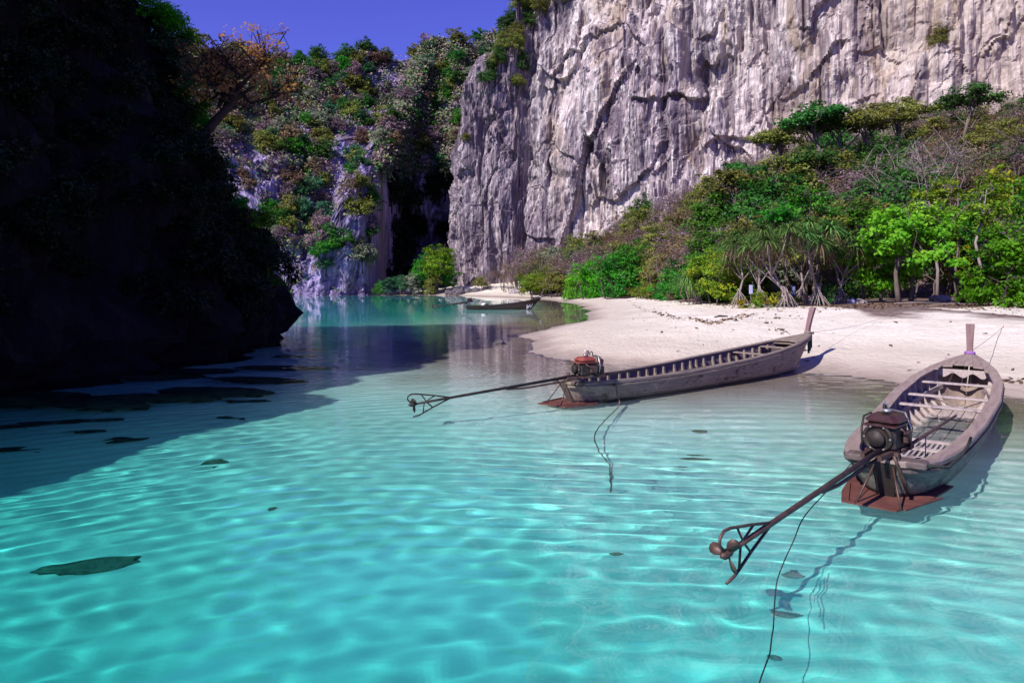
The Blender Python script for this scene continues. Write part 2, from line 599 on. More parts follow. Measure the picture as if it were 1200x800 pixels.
def spacing(stops):
    """stops: (value, step) -> monotone coordinates with interpolated step"""
    xs = [stops[0][0]]
    vals, steps = [s[0] for s in stops], [s[1] for s in stops]
    while xs[-1] < vals[-1]:
        xs.append(xs[-1] + float(np.interp(xs[-1], vals, steps)))
    return np.array(xs)


# ------------------------------------------------------------------ ground: seabed, beach and forest floor in one sheet
gx = spacing([(-260, 12), (-60, 4), (-22, .8), (-14, .3), (14, .3), (30, .6), (60, 2), (130, 4), (320, 14)])
gy = spacing([(-90, 12), (-8, 2), (2, .3), (50, .35), (80, .8), (180, 2), (260, 8), (420, 20)])
GX, GY = np.meshgrid(gx, gy)
GZ = ground_h(GX, GY)
me = mesh_np('ground', np.stack([GX, GY, GZ], -1).reshape(-1, 3), grid_faces(len(gy), len(gx)))
pxv = 600 + F_PX * GX / np.maximum(GY, 1)
lit = ss(-3, 3.5, GY - np.interp(pxv, VEG_PX, VEG_D) + 11.0 * ss(955, 1030, pxv) + 1.6 * fbm(GX * .3, GY * .3, 0, 21, 3)) * (GY > 20) * (GZ > .25)
lit = lit * ss(600, 650, pxv)
lit = np.where((GX > 22) & (GY < 36), ss(26, 34, GX + 0 * GY) * (GZ > 1.2), lit)
a = me.attributes.new('litter', 'FLOAT', 'POINT')
a.data.foreach_set('value', lit.ravel().astype(np.float32))
T = NT('sand')
v = T.coord()
geo = T.n('NewGeometry')
sep = T.n('SeparateXYZ')
T.l(geo.outputs['Position'], sep.inputs[0])
z = sep.outputs[2]
zn = T.math('ADD', z, T.math('MULTIPLY', T.math('SUBTRACT', T.noise(v, .5, 4, .6), .5), .22))
dry = T.mix(T.rng(T.noise(v, .35, 5, .6), .35, .65), (.73, .66, .575), (.62, .55, .47))
dry = T.mix(T.math('MULTIPLY', T.rng(T.noise(v, 4.5, 6, .75), .5, .66), .6), dry, (.44, .375, .31))
dry = T.mix(T.rng(T.math('ADD', z, T.math('MULTIPLY', T.math('SUBTRACT', T.noise(v, .25, 3, .6), .5), .6)), .45, .85), T.mix(.8, dry, (.49, .415, .345)), dry)
wet = T.mix(T.rng(T.noise(v, 1.2, 4, .6), .35, .65), (.30, .235, .20), (.38, .305, .26))
under = T.mix(T.rng(T.noise(v, .6, 5, .6), .35, .65), (.82, .79, .73), (.70, .67, .61))
col = T.mix(T.rng(zn, .10, .30), wet, dry)
col = T.mix(T.rng(zn, -.10, -.40), col, under)
litn = T.math('ADD', T.attr('litter'), T.math('MULTIPLY', T.math('SUBTRACT', T.noise(v, 1.1, 5, .7), .5), .9))
floorc = T.mix(T.rng(T.noise(v, 2.2, 5, .7), .35, .65), (.085, .052, .045), (.22, .155, .135))
col = T.mix(T.math('MULTIPLY', T.rng(litn, .35, .75), T.rng(z, .2, .5)), col, floorc)
bm = T.bump(T.math('MULTIPLY', T.math('ADD', T.noise(v, 1.6, 6, .65), T.math('MULTIPLY', T.noise(v, 7, 3, .6), .5)), T.rng(z, -.15, .25, .10, 1.0)), .8, .16)
p = T.principled(col, T.rng(zn, .02, .2, .35, .9), .25, 0, bm)
ground = link_mesh('ground', me, T.m)
tag(ground, kind='structure')
ground.cycles.is_caustics_receiver = True

# ------------------------------------------------------------------ water: one rippled, refracting sheet
wx = spacing([(-260, 14), (-60, 3), (-18, .5), (-10, .062), (13, .062), (20, .3), (45, 4)])
wy = spacing([(-90, 12), (-10, 2), (2.5, .2), (4.5, .05), (13, .055), (24, .085), (45, .16), (90, .6), (200, 3), (240, 8)])
WX, WY = np.meshgrid(wx, wy)


def waves(X, Y):
    cx, cy = .5, -6.0                                   # slow ring ripples spreading from the open side of the bay
    rw = np.random.RandomState(12)
    r = np.hypot(X - cx, Y - cy)
    wp = sum(np.sin(X * math.cos(t) * k + Y * math.sin(t) * k + p) for t, k, p in zip(rw.uniform(0, 6.28, 6), rw.uniform(.2, .75, 6), rw.uniform(0, 6.28, 6))) / 6
    wq = sum(np.sin(X * math.cos(t) * k + Y * math.sin(t) * k + p) for t, k, p in zip(rw.uniform(0, 6.28, 6), rw.uniform(.25, .9, 6), rw.uniform(0, 6.28, 6))) / 6
    r = r + 1.15 * wp + .35 * wq
    zz = np.zeros_like(X)
    for lam, amp, ph, sk, md in ((.95, .0022, 0.3, .0, 1), (.60, .0028, 2.1, .14, -1), (.43, .0042, 4.0, -.16, 1), (.33, .0026, 1.0, .12, -1)):
        env = np.clip(.50 + 1.15 * (wp if md > 0 else wq), .06, 1.0)
        th = 2 * math.pi * (r + sk * X) / lam + ph + .8 * wq
        zz += amp * env * (np.sin(th) + .16 * np.cos(2 * th))
    env2 = np.clip(.75 + .9 * wq, .3, 1.2)
    for k in range(26):                                   # cross chop
        lam = rw.uniform(.28, .6)
        t = rw.uniform(0, 6.28)
        kk = 2 * math.pi / lam
        zz += .0022 * lam ** 1.6 * env2 * np.sin(kk * (X * math.cos(t) + Y * math.sin(t)) + rw.uniform(0, 6.28) + 1.1 * wp)
    fall = np.interp(Y, [0, 14, 24, 45, 90, 200], [1, .95, .75, .7, 1.0, 1.4])
    return zz * fall


dep = np.maximum(-ground_h(WX, WY, False), 0)
WZ = waves(WX, WY) * (.45 + .55 * ss(.02, .5, dep))
me = mesh_np('water', np.stack([WX, WY, WZ], -1).reshape(-1, 3), grid_faces(len(wy), len(wx)))
K = np.array([1.5, .30, .30])                            # how fast each colour is swallowed, there and back, per metre of depth
tintv = np.exp(-dep[..., None] * K) * .98
ca = me.color_attributes.new('water_tint', 'FLOAT_COLOR', 'POINT')
ca.data.foreach_set('color', np.concatenate([tintv, np.ones_like(dep)[..., None]], -1).astype(np.float32).ravel())
T = NT('clear_sea_water')
p = T.n('BsdfPrincipled')
T.l(T.attr('water_tint', 'Color'), p.inputs['Base Color'])
p.inputs['Roughness'].default_value = 0.0
p.inputs['IOR'].default_value = 1.33
p.inputs['Transmission Weight'].default_value = 1.0
T.l(p.outputs[0], T.out.inputs[0])
water = link_mesh('water', me, T.m)
tag(water, kind='structure')
water.cycles.is_caustics_caster = True


# ------------------------------------------------------------------ rock walls
def sheet(name, pts, mat, du, dv, disp, seed, zlo=-3.0, top_rows=.5, round_=1.0):
    """pts: (x, y, inward dir x, dir y, cliff height, cliff setback, crest height, crest setback). Returns object and vertex grid."""
    P = np.array(pts, float)
    ar = np.concatenate([[0], np.cumsum(np.hypot(np.diff(P[:, 0]), np.diff(P[:, 1])))])
    nu = int(ar[-1] / du)
    u = np.linspace(0, ar[-1], nu)
    C = [np.interp(u, ar, P[:, k]) for k in range(8)]
    k = max(1, int(2.0 / du))                            # round the corners of the plan
    for q in range(8):
        pad = np.pad(C[q], (k, k), mode='edge')
        C[q] = np.convolve(pad, np.ones(2 * k + 1) / (2 * k + 1), 'valid')
    x, y, ix, iy, hc, sc_, hk, sk = C
    ln = np.hypot(ix, iy)
    ix, iy = ix / ln, iy / ln
    n1 = int((np.max(hc) - zlo) / dv)
    n2 = max(2, int(np.max(np.hypot(hk - hc, sk - sc_)) / dv * top_rows))
    s1, s2 = np.linspace(0, 1, n1)[:, None], np.linspace(0, 1, n2 + 1)[1:, None]
    z1 = zlo + (hc - zlo) * s1
    b1 = sc_ * np.clip(z1 / hc, 0, 1) ** 1.3
    z2 = hc + (hk - hc) * (np.sin(s2 * math.pi / 2) ** 1.1 * round_ + s2 * (1 - round_))
    b2 = sc_ + (sk - sc_) * s2
    Z = np.concatenate([z1, z2])
    B = np.concatenate([b1, b2])
    U = np.broadcast_to(u, Z.shape)
    dsp, dz = disp(U, Z, B)
    X = x + ix * (B - dsp)
    Y = y + iy * (B - dsp)
    G = np.stack([X, Y, Z + dz], -1)
    fc = grid_faces(Z.shape[0], Z.shape[1])
    me = mesh_np(name, G.reshape(-1, 3), fc)
    o = link_mesh(name, me, mat)
    tag(o, kind='structure')
    return o, G, (U, Z, n1)


def facets(x, y, seed):
    """broken slabs: every cell is a tilted plane of its own depth"""
    ix, iy = np.floor(x), np.floor(y)
    best = np.full(x.shape, 9.0)
    out = np.zeros(x.shape)
    for dx in (-1, 0, 1):
        for dy in (-1, 0, 1):
            cx, cy = (ix + dx).astype(np.int64), (iy + dy).astype(np.int64)
            z0 = cx * 0
            fx = cx + .5 + .42 * _hash(cx, cy, z0, seed)
            fy = cy + .5 + .42 * _hash(cx, cy, z0, seed + 1)
            d = (x - fx) ** 2 + (y - fy) ** 2
            v = .6 * _hash(cx, cy, z0, seed + 2) + 1.1 * _hash(cx, cy, z0, seed + 3) * (x - fx) + .8 * _hash(cx, cy, z0, seed + 4) * (y - fy)
            m = d < best
            best = np.where(m, d, best)
            out = np.where(m, v, out)
    return out


def cracks(a, w): return np.clip(1 - np.abs(a) / w, 0, 1)


def disp_cliff(U, Z, B):
    w1 = fbm(U * .05, Z * .03, 0, 105, 3)
    w2 = fbm(U * .16, Z * .07, 0, 107, 3)
    q, r = U - .38 * Z, Z + .38 * U                                                            # slabs leaning with the bedding
    d = 3.6 * fbm(U * .035, Z * .024, 0, 101, 3) * (.35 + .65 * ss(40, 75, U))
    d += 4.4 * (.5 - np.abs(vnoise(U * .085 + w1 * .45, Z * .009, 0, 111)))                   # sharp buttresses
    d += 3.2 * np.abs(vnoise(q * .11 + w2 * .18, r * .028, 0, 113))
    d += 2.2 * np.abs(vnoise(U * .25 + w2 * .25, Z * .022, 0, 121))                            # flutes
    d += 1.5 * np.abs(vnoise(U * .60 + w2 * .3, Z * .05, 0, 131))
    d += .85 * np.abs(vnoise(U * 1.3, Z * .11, 0, 133))
    d += .6 * np.abs(vnoise(q * .36 + w2 * .3, r * .16, 0, 141)) + .32 * vnoise(U * .95 + w2, Z * .5, 0, 145) + .2 * vnoise(U * 1.9, Z * 1.2, 0, 147)
    d += 1.9 * facets(q * .085 + w2 * .22, r * .05 + w1 * .1, 901) + .65 * facets(q * .22 + w2 * .3, r * .10, 911) + .25 * facets(U * .6 + w2 * .4, Z * .3, 921)
    ph = (Z + .3 * U) / 27. + .45 * w1 + .12 * w2                                              # a few overhanging lips
    d += 1.7 * (1 - (ph - np.floor(ph))) * ss(.12, .4, fbm(U * .05, Z * .04, 0, 157, 2)) * ss(50, 64, U)
    d -= 2.0 * cracks(vnoise(U * .15 + w1 * .2 + w2 * .05, Z * .012, 0, 161), .06) * ss(-.2, .2, fbm(U * .05, Z * .05, 0, 163, 2))
    d -= 1.2 * cracks(vnoise(q * .13 + w2 * .15, r * .03, 0, 171), .16) ** 1.5 * ss(0, .3, fbm(U * .06, Z * .06, 0, 173, 2))
    # the leaning recess above the talus and its roof
    cu, cz = 76.0, 24.0
    tri = (np.abs((U - cu) - (Z - cz) * -.12) < (15 - (Z - cz)) * .38) & (Z > 8) & (Z < cz + 15)
    d -= 3.4 * tri
    return d - 2.0, .5 * fbm(U * .3, Z * .3, 0, 191, 2)


cl_pts = [(-12, 214, .9, .45, 50, 1, 66, 10), (-14.0, 190, .95, .3, 52, .5, 60, 8), (-13, 182, .6, .8, 54, .5, 62, 8), (-8, 177, .3, .95, 60, 1, 66, 8), (-2, 175, .3, .95, 66, 2, 72, 8),
          (.8, 176, .45, .89, 70, 3, 86, 6), (3.2, 179.6, .45, .89, 88, 2, 100, 8), (4.6, 180, .45, .89, 95, 2, 102, 8), (6.6, 177, .45, .89, 98, 3, 104, 9), (12, 171, .45, .89, 104, 4, 110, 12),
          (30, 161, .45, .89, 108, 4, 114, 16), (60, 143, .45, .89, 108, 4, 114, 16), (95, 125, .45, .89, 104, 4, 110, 16), (128, 108, .45, .89, 98, 4, 104, 16), (170, 84, .5, .86, 90, 5, 96, 16)]
cliff, CG, CI = sheet('limestone_cliff', cl_pts, M['rock'], .34, .36, disp_cliff, 1)
tn = CG[..., 0] + 0 * CG[..., 1]
at_ = cliff.data.attributes.new('tone', 'FLOAT', 'POINT')
at_.data.foreach_set('value', tn.ravel().astype(np.float32))
cliff.data.polygons.foreach_set('use_smooth', [False] * len(cliff.data.polygons))


def disp_hill(U, Z, B):
    d = 3.2 * fbm(U * .05, Z * .05, 0, 201, 3) + 1.3 * fbm(U * .3, Z * .06, 0, 211, 3) + 1.1 * fbm(U * .2, Z * .2, 0, 221, 4)
    d -= 1.3 * cracks(fbm(U * .13, Z * .05, 0, 231, 2), .06)
    d += 1.8 * facets(U * .13, Z * .09, 951) + 1.0 * facets(U * .33 + .2 * d, Z * .2, 961)
    return d, 2.6 * fbm(U * .09, B * .09, 0, 241, 4) * np.clip(B / 8, 0, 1)


hill_pts = [(-160, 128, 0, 1, 40, 6, 84, 60), (-120, 150, 0, 1, 40, 6, 82, 60), (-90, 164, 0, 1, 37, 6, 78, 60), (-76, 168, 0, 1, 35, 6, 77, 62), (-66, 168, 0, 1, 32, 6, 78, 62), (-60, 167, 0, 1, 20, 5, 79, 64), (-55, 166, 0, 1, 11, 3, 80, 66),
            (-48, 166, 0, 1, 12, 3, 82, 72), (-44, 166, .1, 1, 20, 5, 93, 98), (-40, 165, .1, 1, 31, 7, 97, 105), (-36.5, 166, .1, 1, 35, 7, 97, 105), (-34.5, 174, .1, 1, 30, 4, 95, 92), (-33.5, 192, .1, 1, 30, 2, 91, 66),
            (-32, 212, 0, 1, 34, -10, 89, 36), (-25, 228, 0, 1, 36, -24, 90, 20), (-12, 232, 0, 1, 38, -26, 93, 18), (4, 230, 0, 1, 38, -22, 97, 20), (24, 226, 0, 1, 38, -18, 100, 24)]
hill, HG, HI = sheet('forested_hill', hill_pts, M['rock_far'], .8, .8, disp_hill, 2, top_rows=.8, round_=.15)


def disp_head(U, Z, B):
    d = 1.5 * fbm(U * .12, Z * .12, 0, 301, 3) + .55 * fbm(U * .5, Z * .3, 0, 311, 4) + .25 * fbm(U * 1.4, Z * .9, 0, 321, 3)
    d += .7 * facets(U * .45, Z * .38, 971) + .35 * facets(U * 1.2, Z * .9, 981)
    d -= .9 * np.clip(1 - np.abs(Z - .1) / .9, 0, 1)          # tidal notch at the waterline
    return d, .5 * fbm(U * .3, B * .4, 0, 331, 3) * np.clip(B / 2, 0, 1)


head_pts = [(-40, 1, -.2, 1, 8, 3, 13, 10), (-22, .2, -.3, 1, 9, 3, 14, 10), (-15.2, 1.2, -.6, .8, 10, 2.5, 15, 8), (-13, 4.5, -1, .3, 11, 3, 17, 8), (-11.7, 10, -1, 0, 11, 3.4, 19, 9), (-11.2, 16, -1, 0, 11, 3.5, 21, 9),
            (-11.0, 22, -1, 0, 10, 3.8, 22.5, 9), (-11.2, 27, -1, 0, 10, 3.8, 19.5, 9), (-11.8, 31, -1, -.1, 9, 4.0, 17.4, 8.6), (-13.2, 34, -1, -.4, 8.5, 3.6, 16.8, 7.8), (-16.2, 36.5, -.7, -.8, 8, 3.4, 15.5, 7), (-24, 39, -.2, -1, 8, 3.4, 14, 8), (-44, 42, 0, -1, 8, 3.4, 14, 9)]
head, EG, EI = sheet('headland', head_pts, M['rock_shade'], .22, .25, disp_head, 3, zlo=-2.6)
head.cycles.is_caustics_receiver = True
for o_ in (head, hill):
    o_.data.polygons.foreach_set('use_smooth', [False] * len(o_.data.polygons))


# ------------------------------------------------------------------ trees
def leaves_mesh(name, C, A, Nn, L, W, LV, bend=0.0):
    """one folded diamond per leaf: centres C, long axes A, normals Nn"""
    S = np.cross(A, Nn)
    S /= np.maximum(np.linalg.norm(S, axis=1, keepdims=True), 1e-6)
    L, W = L[:, None], W[:, None]
    v0 = C - A * L * .5
    v1 = C + S * W * .5 + Nn * W * .12
    v2 = C + A * L * .5 - Nn * L * bend
    v3 = C - S * W * .5 + Nn * W * .12
    V = np.stack([v0, v1, v2, v3], 1).reshape(-1, 3)
    n = len(C)
    i = np.arange(n)[:, None] * 4
    Fc = np.concatenate([i, i + 1, i + 2, i + 3], 1)
    me = mesh_np(name, V, Fc, False)
    a = me.attributes.new('lv', 'FLOAT', 'FACE')
    a.data.foreach_set('value', np.clip(LV, 0, 1).astype(np.float32))
    return me


def unit(v): return v / np.maximum(np.linalg.norm(v, axis=-1, keepdims=True), 1e-6)


def make_tree(seed, H=6., W=5., base=.35, tips=60, per=40, leaf=.25, cr=.55, limbs=6, trunk=.16, shape='round', lean=(0, 0), flat=.55, stems=1, aspect=.55, droop=0.0, twig=True, shell=.5, low=False):
    """returns (trunk MB mesh, crown mesh); crown fills an uneven volume of height H and width W"""
    rg = np.random.RandomState(seed)
    cz0, cz1 = H * base, H
    cm, ch = (cz0 + cz1) / 2, (cz1 - cz0) / 2
    # uneven crown made of a few lobes
    nl = rg.randint(4, 7)
    lob = []
    for k in range(nl):
        a = 2 * math.pi * (k + rg.rand() * .7) / nl
        r = W * .5 * rg.uniform(.3, .62)
        lob.append((math.cos(a) * r, math.sin(a) * r, cm + ch * (rg.uniform(-.75, .3) if low else rg.uniform(-.5, .55)), rg.uniform(.42, .68)))
    lob.append((0, 0, cm + ch * .35, .65))
    P = []
    while len(P) < tips:
        lx, ly, lz, lr = lob[rg.randint(len(lob))]
        d = unit(rg.normal(size=3))
        q = rg.rand() ** (1 / 3.) if shell <= 0 else (shell + (1 - shell) * rg.rand())
        p = np.array([lx + d[0] * q * lr * W * .42, ly + d[1] * q * lr * W * .42, lz + d[2] * q * lr * ch * 1.05])
        if shape == 'umbrella':
            p[2] = cz1 - (cz1 - p[2]) * .45 - (p[0] ** 2 + p[1] ** 2) / (W * W) * ch * .9
        if p[2] < cz0 * .8: continue
        p[0] += lean[0] * p[2] / H
        p[1] += lean[1] * p[2] / H
        P.append(p)
    P = np.array(P)
    tb = MB()
    # limbs
    lim_nodes = []
    for st in range(stems):
        so = rg.normal(size=2) * (.12 * W if stems > 1 else 0)
        top = np.array([lean[0] * .55 + so[0] * 1.6, lean[1] * .55 + so[1] * 1.6, max(cz0 * 1.05, H * .3) + H * .1])
        wob = rg.normal(size=(2, 2)) * H * .018
        tr = trunk / math.sqrt(stems)
        pts = [(so[0], so[1], -.25), (so[0] + top[0] * .25 + wob[0, 0], so[1] + top[1] * .25 + wob[0, 1], top[2] * .35), (so[0] * .3 + top[0] * .65 + wob[1, 0], so[1] * .3 + top[1] * .65 + wob[1, 1], top[2] * .7), tuple(top)]
        tb.tube(pts, [tr * 1.35, tr, tr * .85, tr * .7], 7)
        m = max(2, limbs // stems)
        sel = P[rg.choice(len(P), m, replace=False)]
        for e in sel:
            s0 = np.array(pts[2]) * .6 + np.array(pts[3]) * .4 if rg.rand() < .4 else top
            mid = s0 * .55 + e * .45 + rg.normal(size=3) * W * .05 + np.array([0, 0, .06 * H])
            q = [s0, s0 * .8 + mid * .2 + rg.normal(size=3) * .03 * W, mid, mid * .4 + e * .6 + rg.normal(size=3) * W * .03, e]
            tb.tube(q, [tr * .55, tr * .45, tr * .33, tr * .22, tr * .1], 5, False)
            for f in (.35, .6, .8, 1.0):
                lim_nodes.append(mid * (1 - f) + e * f if f > .5 else s0 * (1 - f) + mid * f)
    LN = np.array(lim_nodes)
    if twig:
        for p in P:
            d2 = np.sum((LN - p) ** 2, 1) + .6 * np.maximum(LN[:, 2] - p[2], 0) ** 2
            s0 = LN[np.argmin(d2)]
            mid = (s0 + p) / 2 + rg.normal(size=3) * .06 * W + np.array([0, 0, .03 * W])
            tb.tube([s0, mid, p], [trunk * .16, trunk * .11, trunk * .05], 4, False)
    tm = tb.mesh('trunk', True)
    if per <= 0: return tm, None
    n = tips * per
    ci = np.repeat(np.arange(tips), per)
    crs = cr * rg.uniform(.6, 1.35, tips)
    off = unit(rg.normal(size=(n, 3))) * (rg.rand(n, 1) ** .5)
    off[:, 2] *= flat
    C = P[ci] + off * crs[ci][:, None]
    C[:, 2] -= droop * np.abs(off[:, 0] * off[:, 0] + off[:, 1] * off[:, 1]) * crs[ci]
    cen = np.array([lean[0] * .7, lean[1] * .7, cm])
    outw = unit(C - cen)
    Nn = unit(outw * .55 + np.array([0, 0, .75]) + rg.normal(size=(n, 3)) * .55)
    A = unit(np.cross(Nn, rg.normal(size=(n, 3))))
    A = unit(A + outw * .4 + np.array([0, 0, -.25 - droop]))
    Nn = unit(Nn - A * np.sum(A * Nn, 1, keepdims=True))
    Ls = leaf * rg.uniform(.65, 1.3, n)
    LV = .08 + .5 * rg.rand(tips)[ci] + .32 * rg.rand(n) + .10 * (off[:, 2] / max(flat, .1))
    return tm, leaves_mesh('crown', C, A, Nn, Ls, Ls * aspect * rg.uniform(.8, 1.2, n), LV)


def tree_obj(name, meshes, fol, bark, loc, rz=0, s=1.0, label='', cat='tree', group=None, sz=1.0):
    o = empty(name, loc, rz)
    o.scale = (s, s, s * sz)
    tm, cm = meshes
    b = bpy.data.objects.new('trunk', tm)
    COL.objects.link(b)
    b.parent = o
    if not tm.materials: tm.materials.append(bark)
    if cm is not None:
        c = bpy.data.objects.new('crown', cm)
        COL.objects.link(c)
        c.parent = o
        if not cm.materials: cm.materials.append(fol)
        if not tm.get('keep'):
            pass
        c.material_slots[0].link = 'OBJECT'
        c.material_slots[0].material = fol
    b.material_slots[0].link = 'OBJECT'
    b.material_slots[0].material = bark
    tag(o, label, cat, group)
    return o


def ground_at(px, d):
    x = (px - 600) * d / F_PX
    return Vector((x, d, gh(x, d) - .05))


# ---- prototypes for the shore trees and shrubs
PR = {
    'bush': [make_tree(11 + k, 4.5, 5.2, .0, 115, 44, .24, .66, 7, .12, 'round', stems=3, shell=.45, low=True) for k in range(3)],
    'round': [make_tree(31 + k, 9, 7.5, .14, 130, 46, .34, .9, 8, .20, 'round', shell=.4, low=True) for k in range(2)],
    'umbrella': [make_tree(41 + k, 10, 8, .5, 75, 46, .34, .9, 8, .19, 'umbrella', flat=.4) for k in range(2)],
    'dry': [make_tree(51 + k, 5, 6, .15, 120, 12, .17, .55, 9, .10, 'round', stems=3, shell=.2) for k in range(2)],
    'shrub': [make_tree(61 + k, 2.6, 3.4, .0, 60, 34, .17, .42, 6, .06, 'round', stems=4, shell=.3, low=True) for k in range(2)],
}

# unique trees of the beach front ------------------------------------------------
lime = make_tree(101, 7.0, 9.0, .18, 230, 48, .30, .66, 11, .20, 'round', stems=2, flat=.45, droop=.35, aspect=.6, shell=.3, low=True)
tree_obj('almond_tree', lime, FOL['lime'], M['bark'], ground_at(1058, 43), .4, 1, 'bright lime-green broadleaf tree with twin grey trunks above the shaded sand', 'tree')
rb = make_tree(102, 4.6, 6.0, .0, 190, 48, .24, .58, 9, .14, 'round', stems=3, flat=.5, shell=.4, low=True)
tree_obj('leafy_shrub', rb, FOL['vivid'], M['bark_dark'], ground_at(1182, 35.5), 0, .95, 'low glossy green bush reaching to the sand beside the white beach', 'shrub')
ln_ = make_tree(103, 7.5, 5.5, .5, 60, 34, .28, .6, 6, .24, 'round', lean=(-3.4, .6), flat=.45)
tree_obj('leaning_tree', ln_, FOL['lime'], M['bark_dark'], ground_at(1131, 41.5), 0, .8, 'dark-trunked tree leaning over the shaded sand into the lime-green crown', 'tree')
tree_obj('broadleaf_tree', PR['round'][0], FOL['yellow'], M['bark'], ground_at(1195, 52), 0, 1.22, 'tall green tree speckled with yellow leaves behind the glossy bush', 'tree')
tree_obj('broadleaf_tree', PR['round'][1], FOL['green'], M['bark'], ground_at(1240, 46), 1.3, 1.1, 'deep green tree at the right end of the white beach', 'tree')
tree_obj('broadleaf_tree', PR['round'][0], FOL['green'], M['bark'], ground_at(1168, 58), 2.4, .86, 'mid-green tree with a slim pale trunk behind the leaning tree', 'tree')
bare = make_tree(105, 13, 13, .30, 120, 9, .16, .8, 9, .17, 'umbrella', stems=3, flat=.5, shell=.15)
tree_obj('bare_tree', bare, FOL['brown'], M['bark_pale'], ground_at(1085, 62), .3, 1.12, 'nearly leafless tree with fanning silvery branches below the cliff', 'tree')
bare2 = make_tree(106, 11, 9, .3, 150, 8, .16, .7, 8, .13, 'round', stems=3, flat=.5, shell=.2)
tree_obj('bare_tree', bare2, FOL['purple'], M['bark_pale'], ground_at(1020, 60), 1.2, 1.0, 'leafless mauve-twigged tree above the strap-leaved screw pines', 'tree')
tree_obj('bare_tree', bare2, FOL['brown'], M['bark'], ground_at(1150, 70), 2.6, 1.1, 'thin brown-twigged tree between the silvery branches and the yellow-speckled tree', 'tree')

TALL = [
    (836, 102, 1.45, 'round', 'green', 'big bright green tree leaning on the foot of the cliff'),
    (862, 98, 1.4, 'umbrella', 'olive', 'tall olive umbrella tree beside the big bright green one'),
    (893, 92, 1.6, 'round', 'dark', 'largest dark green tree on the wooded slope'),
    (928, 96, 1.5, 'round', 'olive', 'large olive tree between the two tallest dark trees'),
    (958, 104, 1.65, 'umbrella', 'dark', 'highest dark umbrella tree against the cliff streaks'),
    (1015, 100, 1.45, 'umbrella', 'olive', 'olive umbrella tree above the mauve-twigged tree'),
    # px, d, height scale, proto, foliage, label
    (905, 72, 1.12, 'round', 'dark', 'dense dark green tree rising behind the screw pines'),
    (852, 82, .95, 'round', 'green', 'bright green round tree against the foot of the cliff'),
    (862, 70, .72, 'round', 'lime', 'small fresh green tree below the bright round tree'),
    (948, 96, 1.22, 'umbrella', 'dark', 'tall flat-topped dark tree in front of the cliff streaks'),
    (935, 98, 1.05, 'round', 'olive', 'olive tree under the tall flat-topped dark tree'),
    (1028, 98, 1.18, 'round', 'dark', 'dark green tree on the high slope left of the silvery branches'),
    (1052, 104, 1.35, 'umbrella', 'olive', 'spreading olive-topped tree on the high slope under the cliff'),
    (1135, 100, 1.3, 'umbrella', 'dark', 'flat dark-crowned tree highest on the slope under the cliff'),
    (1160, 84, .9, 'umbrella', 'olive', 'low olive-crowned tree right of the flat dark-crowned one'),
    (835, 66, .85, 'round', 'green', 'fresh green tree right of the rust-orange airy one'),
    (880, 62, .9, 'round', 'olive', 'olive-green tree just behind the screw pines'),
    (925, 66, .95, 'umbrella', 'green', 'airy green tree over the tallest screw pine'),
    (965, 72, 1.05, 'round', 'dark', 'dark tree filling the gap behind the tallest screw pine'),
    (1010, 58, .8, 'umbrella', 'yellow', 'airy yellow-green tree beside the lime-green crown'),
    (1110, 60, .85, 'round', 'yellow', 'yellow-green tree behind the leaning dark trunk'),
    (870, 104, 1.35, 'umbrella', 'dark', 'tall dark flat-topped tree touching the pale cliff'),
    (915, 108, 1.5, 'umbrella', 'olive', 'tall olive flat-topped tree touching the pale cliff'),
    (985, 104, 1.5, 'umbrella', 'dark', 'big dark flat-topped tree above the wooded slope'),
    (985, 80, .9, 'round', 'dark', 'shadowed dark tree between the screw pines and the cliff'),
    (885, 96, .95, 'umbrella', 'brown', 'brown flat-crowned tree against the pale cliff'),
    (812, 92, .8, 'umbrella', 'rust', 'rust-orange airy tree at the cliff foot'),
    (742, 98, .92, 'round', 'green', 'dense mid-green tree standing at the back of the sand spit'),
    (775, 118, .8, 'umbrella', 'brown', 'brown airy tree under the leaning recess of the cliff'),
]
for (px, d, s, pr, fo, lab) in TALL:
    k = rnd.randrange(2)
    tree_obj('broadleaf_tree', PR[pr][k], FOL[fo], M['bark'], ground_at(px, d), rnd.uniform(0, 6), s, lab, 'tree', sz=1.0)

slim = [make_tree(111 + k, 8.5, 4.2, .55, 50, 30, .26, .55, 5, .10, 'round', lean=(.5, .2), flat=.5, shell=.3) for k in range(2)]
for i, (px, d, s_, fo, lab) in enumerate([(1148, 46, 1.0, 'lime', 'slim pale-trunked tree between the leaning trunk and the glossy bush'), (1012, 47, .85, 'green', 'thin dark-stemmed tree left of the lime-green crown'), (1032, 50, .95, 'olive', 'thin-stemmed olive tree behind the lime-green crown'),
                                       (1098, 52, 1.1, 'yellow', 'slim tree with yellowing top behind the twin trunks'), (1122, 49, .9, 'green', 'slender green tree beside the leaning dark trunk'), (945, 50, 1.05, 'green', 'slender tree among the screw pines')]):
    tree_obj('slender_tree', slim[i % 2], FOL[fo], M['bark_pale'] if i in (0, 3) else M['bark'], ground_at(px, d), i * 1.3, s_, lab, 'tree')

